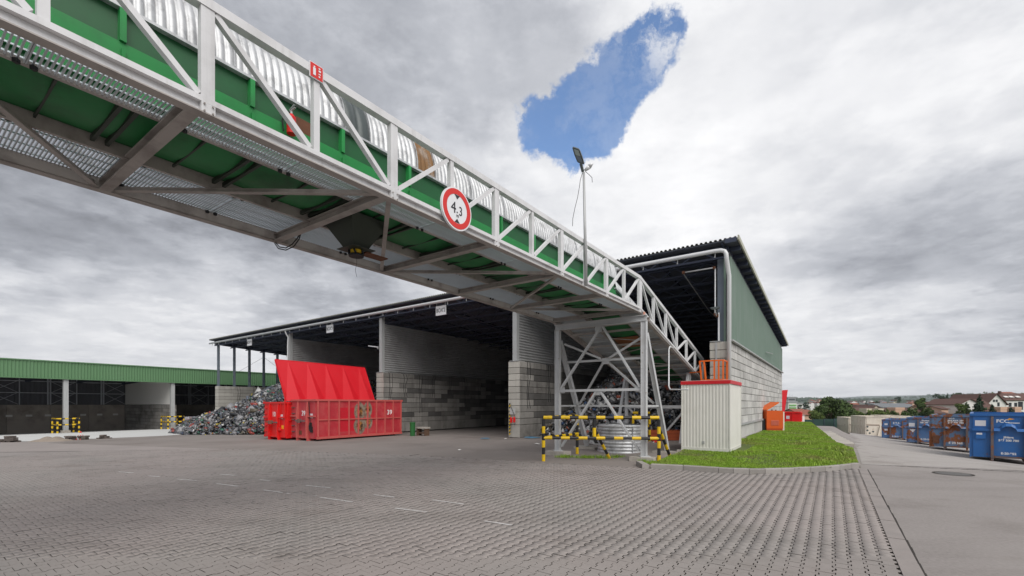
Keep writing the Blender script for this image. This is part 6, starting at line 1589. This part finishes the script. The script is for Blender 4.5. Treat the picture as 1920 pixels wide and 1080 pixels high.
for i, (u, v0, v1, w, Y, m, k, lb) in enumerate([
    (1728, 743, 785, 26, 110, M_leaf, 'round', 'tall loose green tree above the second blue container from the back'), (1709, 762, 784, 24, 105, M_leaf, 'round', 'low tree left of the tall loose one above the containers'), (1741, 762, 784, 20, 108, M_leaf, 'round', 'low tree right of the tall loose one above the containers'),
    (1684, 743, 756, 13, 330, M_leafd, 'round', 'lone rounded tree standing above the long grey roof'), (1757, 738, 756, 17, 240, M_leafd, 'round', 'dark crown at the left of the skyline clump'), (1767, 740, 757, 12, 245, M_leafd, 'round', 'dark rounded tree second in the skyline clump'), (1776, 737, 757, 9, 240, M_leafd, 'cone', 'narrow dark conifer in the skyline clump'),
    (1791, 735, 758, 18, 235, M_leaf, 'round', 'broad green tree right of the narrow conifer on the skyline'), (1802, 733, 752, 11, 250, M_leafd, 'round', 'dark tree at the right of the skyline clump'),
    (1837, 741, 778, 26, 95, M_leafd, 'cone', 'tall dark spruce in front of the white gabled houses'), (1812, 753, 778, 18, 98, M_leaf, 'cone', 'ragged pine left of the tall spruce'), (1799, 757, 778, 20, 98, M_leafl, 'round', 'yellowish tree left of the ragged pine'), (1860, 757, 777, 15, 96, M_leafd, 'cone', 'short dark conifer right of the tall spruce'),
    (1897, 762, 778, 10, 92, M_leafd, 'round', 'small tree below the windows of the big white house'), (1847, 733, 746, 10, 260, M_leafl, 'round', 'pale tree behind the roof of the big white house'), (1860, 734, 745, 12, 262, M_leafl, 'round', 'pale tree right behind the gable of the big white house'),
    (1645, 752, 762, 14, 300, M_leafd, 'round', 'dark small tree left of the long grey roof'), (1592, 754, 768, 12, 200, M_leafd, 'round', 'dark tree right behind the large spreading tree'), (1624, 751, 762, 7, 420, M_leafd, 'cone', 'tiny dark pine among the distant roofs'), (1512, 752, 770, 16, 190, M_leafd, 'round', 'dark tree right of the green striped flats'), (1500, 757, 776, 12, 170, M_leafd, 'round', 'dark tree in front of the green striped flats')]):
    tree(u, v0, v1, w, Y, lb, m, k, 1300 if Y < 150 else 500, sd=40 + i)
# ------------------------------------------------------------------ houses
def house(u0, u1, v_e, v_r, Y, mw, mr, label, depth=9, gable='side', wins=0, rz=0, cat='house', nb=None, chim=0, group=None, overhang=.3, foot=None):
    """eave v_e, ridge v_r read in pixels; gable='side': ridge runs across; 'front': gable faces us; 'flat'"""
    s = F / Y; x0, x1 = (u0 - CX) / s, (u1 - CX) / s; xc = (x0 + x1) / 2; W = x1 - x0; g = min(terrain(xc, Y), EYE + (HZ - v_e) / s - 2.2)
    ze, zr = EYE + (HZ - v_e) / s - g, EYE + (HZ - v_r) / s - g
    t = thing('house', label, cat, Vector((xc, Y, g)), R(rz), group)
    mb = MB(); mb.box(-W/2, W/2, 0, depth, -1, ze)
    if gable == 'front': mb.add([(-W/2, 0, ze), (W/2, 0, ze), (0, 0, zr - .02), (-W/2, depth, ze), (W/2, depth, ze), (0, depth, zr - .02)], [(0, 1, 2), (4, 3, 5)])
    elif gable == 'side': mb.add([(-W/2, 0, ze), (-W/2, depth, ze), (-W/2, depth/2, zr - .02), (W/2, 0, ze), (W/2, depth, ze), (W/2, depth/2, zr - .02)], [(0, 2, 1), (3, 4, 5)])
    mb.build('wall', mw, t); o = overhang; mb = MB()
    def slab(a, b, c, d, th=.16):
        n_ = (Vector(b) - Vector(a)).cross(Vector(d) - Vector(a)).normalized() * th
        if n_.z < 0: n_ = -n_
        mb.hexa([a, b, c, d] + [tuple(Vector(p) + n_) for p in (a, b, c, d)])
    if gable == 'front':
        k_ = (zr - ze) / (W / 2); slab((-W/2 - o, -o, ze - o*k_), (0, -o, zr), (0, depth + o, zr), (-W/2 - o, depth + o, ze - o*k_)); slab((W/2 + o, -o, ze - o*k_), (W/2 + o, depth + o, ze - o*k_), (0, depth + o, zr + .001), (0, -o, zr + .001))
    elif gable == 'side':
        k_ = (zr - ze) / (depth / 2); slab((-W/2 - o, -o, ze - o*k_), (W/2 + o, -o, ze - o*k_), (W/2 + o, depth/2, zr), (-W/2 - o, depth/2, zr)); slab((-W/2 - o, depth/2, zr + .001), (W/2 + o, depth/2, zr + .001), (W/2 + o, depth + o, ze - o*k_), (-W/2 - o, depth + o, ze - o*k_))
    elif gable == 'hip':
        mb.add([(-W/2 - o, -o, ze), (W/2 + o, -o, ze), (W/2 + o, depth + o, ze), (-W/2 - o, depth + o, ze), (-W * .12, depth/2, zr), (W * .12, depth/2, zr)], [(0, 1, 5, 4), (1, 2, 5), (2, 3, 4, 5), (3, 0, 4), (0, 3, 2, 1)])
    else: mb.box(-W/2 - o, W/2 + o, -o, depth + o, ze + .005, max(zr, ze + .3))
    mb.build('roof', mr, t)
    for i in range(chim):
        xx = -W * .25 + i * W * .4; mb = MB(); mb.box(xx - .3, xx + .3, depth * .4, depth * .4 + .6, zr - 1.0, zr + .9); mb.build('chimney', mr, t)
    return t, W, ze, zr
def win(t, x, z, w, h, y=0.0):
    mb = MB(); mb.box(x - w/2 - .06, x + w/2 + .06, y - .03, y - .002, z - h/2 - .06, z + h/2 + .06); f = mb.build('window', M_hw, t)
    mb = MB(); mb.box(x - w/2, x + w/2, y - .045, y - .031, z - h/2, z + h/2); mb.build('pane', M_win, f)
# big white house at the right edge
t, W, ze, zr = house(1850, 1886, 757, 738.5, 150, M_hw, M_rb, 'big white house end with steep gable at the right edge of the picture', 14, 'front', overhang=.5)
for (x, z) in ((-.8, zr - 2.3), (.1, zr - 2.3)): win(t, x, z, .7, .8)
win(t, .7, ze - .2, .8, 1.3); win(t, W/2 - .9, ze - 2.4, .8, 1.3)
t, W, ze, zr = house(1886.5, 1960, 750.5, 737.5, 152, M_hw, M_rb, 'long brown roofed wing of the big white house, running out of the picture', 12, 'side', chim=1)
for x in (-5.3, -3.4, -.0, 2.2): win(t, x, ze - 1.5, 1.0, 1.35)
mb = MB(); mb.box(-2.6, -1.0, -.05, -.002, ze - 3.2, ze - .5); mb.build('window', M_win, t)
for x in (-5.0, -3.2, -1.0): mb = MB(); mb.hexa([(x - .7, 1.2, ze + .9), (x + .7, 1.2, ze + .9), (x + .6, 2.0, ze + 1.35), (x - .6, 2.0, ze + 1.35), (x - .7, 1.1, ze + 1.05), (x + .7, 1.1, ze + 1.05), (x + .6, 1.9, ze + 1.5), (x - .6, 1.9, ze + 1.5)]); mb.build('skylight', M_hw, t)
t, W, ze, zr = house(1799, 1837, 758, 748, 125, M_hw, M_rb, 'white gabled house behind the ragged pine and the spruce', 10, 'front', overhang=.4)
win(t, W * .26, ze - .4, .7, .9); win(t, -.5, ze - .4, .7, .9)
house(1826, 1880, 774, 749, 128, M_rb, M_rb, 'brown sweeping roof between the white gable and the big white house', 12, 'side')
house(1838, 1935, 779, 771, 112, M_hpink, M_rb, 'low brown roofed row below the big white house', 7, 'side')
house(1876, 1888, 768, 763, 111, M_hp, M_hp, 'small peach dormer on the low brown row', 3, 'flat', overhang=.05)
house(1903, 1915, 768, 763, 111, M_hp, M_hp, 'peach dormer nearer the right edge on the low brown row', 3, 'flat', overhang=.05)
house(1747, 1777, 775, 764, 118, M_hc, M_rb, 'house with brown pyramid roof above the rusted blue container', 9, 'hip', chim=0)
house(1765, 1778, 767, 762, 124, M_hp, M_rb, 'small peach house right behind the pyramid roof', 6, 'side')
house(1754, 1795, 764, 756, 165, M_hp, M_rr, 'long peach house with red roof above the rusted blue container', 9, 'side')
house(1764, 1780, 757, 753, 175, M_hpink, M_rr, 'small red roofed house behind the long peach one', 8, 'side')
house(1740, 1754, 765, 757, 170, M_hc, M_rr, 'cream house left of the long peach one', 8, 'side')
t, *_ = house(1812, 1832, 750, 744, 200, M_hpink, M_rr, 'red roofed house peeping over the white gable', 9, 'side', chim=2)
house(1833, 1850, 750, 744.5, 205, M_hpink, M_rr, 'red roofed house left of the big white gable', 9, 'side', chim=1)
house(1895, 1915, 742, 735, 210, M_hpink, M_rr, 'red roof showing above the long wing at the right edge', 9, 'side')
house(1655, 1722, 764, 756.5, 250, M_hg, M_rg, 'long low building with grey roof in the middle of the town', 18, 'side', cat='building')
house(1652, 1722, 777, 766, 140, M_hpink, M_rb, 'long row with dark brown roof below the grey roofed building', 9, 'side')
house(1590, 1650, 777, 765, 145, M_hpink, M_rb, 'long brown roofed row left of the dark brown one', 9, 'side')
house(1679, 1696, 767.5, 764, 138, M_hp, M_hp, 'orange peach dormer on the dark brown row', 3, 'flat', overhang=.05)
house(1625, 1634, 769, 766, 140, M_hc, M_hc, 'cream dormer on the left brown row', 3, 'flat', overhang=.05)
house(1647, 1657, 769, 766, 138, M_hc, M_hc, 'cream dormer where the two brown rows meet', 3, 'flat', overhang=.05)
house(1618, 1632, 766, 759, 180, M_hpink, M_rb, 'brown roofed house behind the left brown row', 9, 'front')
house(1636, 1650, 766, 760.5, 170, M_hc, M_rb, 'pale gable house behind the middle of the brown rows', 9, 'front')
house(1594, 1607, 764, 757, 220, M_hpink, M_rr, 'pink house right of the large spreading tree', 9, 'side')
house(1606, 1617, 762, 756, 260, M_hw, M_rr, 'small white house right of the pink one', 9, 'side')
house(1502, 1524, 778, 768, 110, M_hp, M_rr, 'peach house with red roof left of the shrubby tree', 9, 'side')
house(1522, 1534, 776, 769.5, 112, M_hc, M_rr, 'low cream house behind the shrubby tree', 9, 'side')
# green striped flats and the grey tower block behind
t, W, ze, zr = house(1478, 1494, 755, 752.5, 230, M_hw, M_hg, 'white flats with bright green balcony stripes beyond the hall corner', 12, 'flat', cat='building')
for i in range(4): mb = MB(); mb.box(-W/2 + .4, W/2 - .4, -.35, -.002, ze - 1.6 - i * 1.3, ze - 1.0 - i * 1.3); mb.build('balcony', M_gstripe, t)
t, W, ze, zr = house(1470, 1478, 757, 752, 232, M_hw, M_hw, 'white stair tower left of the green striped flats', 12, 'flat', cat='building')
t, W, ze, zr = house(1477, 1492, 746, 744, 300, M_hg, M_hg, 'grey tower block behind the green striped flats', 14, 'flat', cat='building')
for i in range(3): mb = MB(); mb.box(-W/2 + .5, W/2 - .5, -.05, -.002, ze - 1.6 - i * 1.7, ze - .9 - i * 1.7); mb.build('window', M_win, t)
for (dx, hh) in ((-1.2, 1.2), (.6, 2.6), (2.1, 2.2)): mb = MB(); mb.cyl((dx, 3, ze), (dx, 3, ze + hh), .06, 5); mb.build('mast', M_post, t)
t, W, ze, zr = house(1494, 1506, 757, 755, 260, M_hw, M_hg, 'pale block right of the green striped flats', 12, 'flat', cat='building')
# distant roofs scattered over the valley
rs = random.Random(11); mats_w = [M_hw, M_hw, M_hp, M_hc, M_hpink]; mats_r = [M_rr, M_rr, M_rb, M_rg]
sides = ['white', 'cream', 'peach', 'pink']
used_l = set()
marks_ = [(1525, 'above the small peach houses'), (1560, 'behind the large spreading tree'), (1600, 'above the right flank of the spreading tree'), (1635, 'above the ribbed cream container'), (1665, 'above the diamond marked cream container'), (1695, 'above the long grey roof'), (1730, 'above the tall loose green tree'), (1800, 'left of the skyline tree clump')]
for i in range(60):
    Y = rs.uniform(420, 1000); u = rs.uniform(1508, 1750); v = 748.5 + (1000 - Y) / 1000 * 14 + rs.uniform(-1, 2.5); w = rs.uniform(4, 10) * 600 / Y
    ia, ib = rs.randrange(5), rs.randrange(4); wn = ['white', 'white', 'peach', 'cream', 'pink'][ia]; rn = ['red', 'red', 'brown', 'grey'][ib]; where = next(l for uu, l in marks_ if u < uu); dn = 'nearer' if Y < 620 else 'very distant' if Y > 830 else 'distant'
    lb_ = '%s %s house with %s roof %s' % (dn, wn, rn, where)
    if lb_ in used_l: continue
    used_l.add(lb_)
    t, *_ = house(u, u + w, v + 1.8, v, Y, mats_w[ia], mats_r[ib], lb_, 10, rs.choice(['side', 'side', 'front', 'flat']), group='distant houses in the valley')
# wooded slopes too far to tell the trees apart
mb = None; r = np.random.default_rng(5); k = 16000; Yt = r.uniform(450, 2900, k) ; ut = r.uniform(1440, 1960, k); X_ = (ut - CX) / F * Yt
keep = np.array([mnoise.noise(Vector((x * .006, y * .004, 0))) + .35 * mnoise.noise(Vector((x * .03, y * .02, 2))) > -.02 for x, y in zip(X_, Yt)])
X_, Yt = X_[keep], Yt[keep]; Zt = np.array([terrain(x, y) for x, y in zip(X_, Yt)]); k = len(X_)
cr = np.array([(0, 0, 1.1), (1, 0, .45), (0, 1, .5), (-1, 0, .45), (0, -1, .5), (.7, .7, .0), (-.7, .7, 0), (-.7, -.7, 0), (.7, -.7, 0)])
ff = [(0,1,2),(0,2,3),(0,3,4),(0,4,1),(1,5,2),(2,6,3),(3,7,4),(4,8,1)]
sc = r.uniform(3.0, 6.0, k) * (1 + Yt / 2500); V = cr[None] * sc[:, None, None] * r.uniform(.75, 1.25, (k, 9, 1)) ; V[:, :, 2] *= 1.25; V += np.stack([X_, Yt, Zt - .5], 1)[:, None]
lp = np.concatenate([np.array(f) for f in ff]); loops = (lp[None] + (np.arange(k) * 9)[:, None]).ravel()
o = npmesh('far_woods', V.reshape(-1, 3), loops, np.full(k * 8, 3), M_leafd); tag(o, 'far wooded slopes and garden trees across the valley', 'woods', kind='stuff')

# ------------------------------------------------------------------ air
HAZE = True
if HAZE:
    mb = MB(); mb.box(-5600, 5600, -5600, 5600, -60, 190); hz = mb.build('haze', None); hz.data.materials.clear(); hz['kind'] = 'stuff'
    hz['label'] = 'thin bluish haze over the valley'; hz['category'] = 'haze'
    m = bpy.data.materials.new('air'); m.use_nodes = True; N = NT(m.node_tree); v = N.add('ShaderNodeVolumePrincipled'); v.inputs['Color'].default_value = (.90, .95, 1, 1); v.inputs['Density'].default_value = .00011; v.inputs['Anisotropy'].default_value = .2
    o = N.add('ShaderNodeOutputMaterial'); N.l.new(v.outputs[0], o.inputs['Volume']); hz.data.materials.append(m)
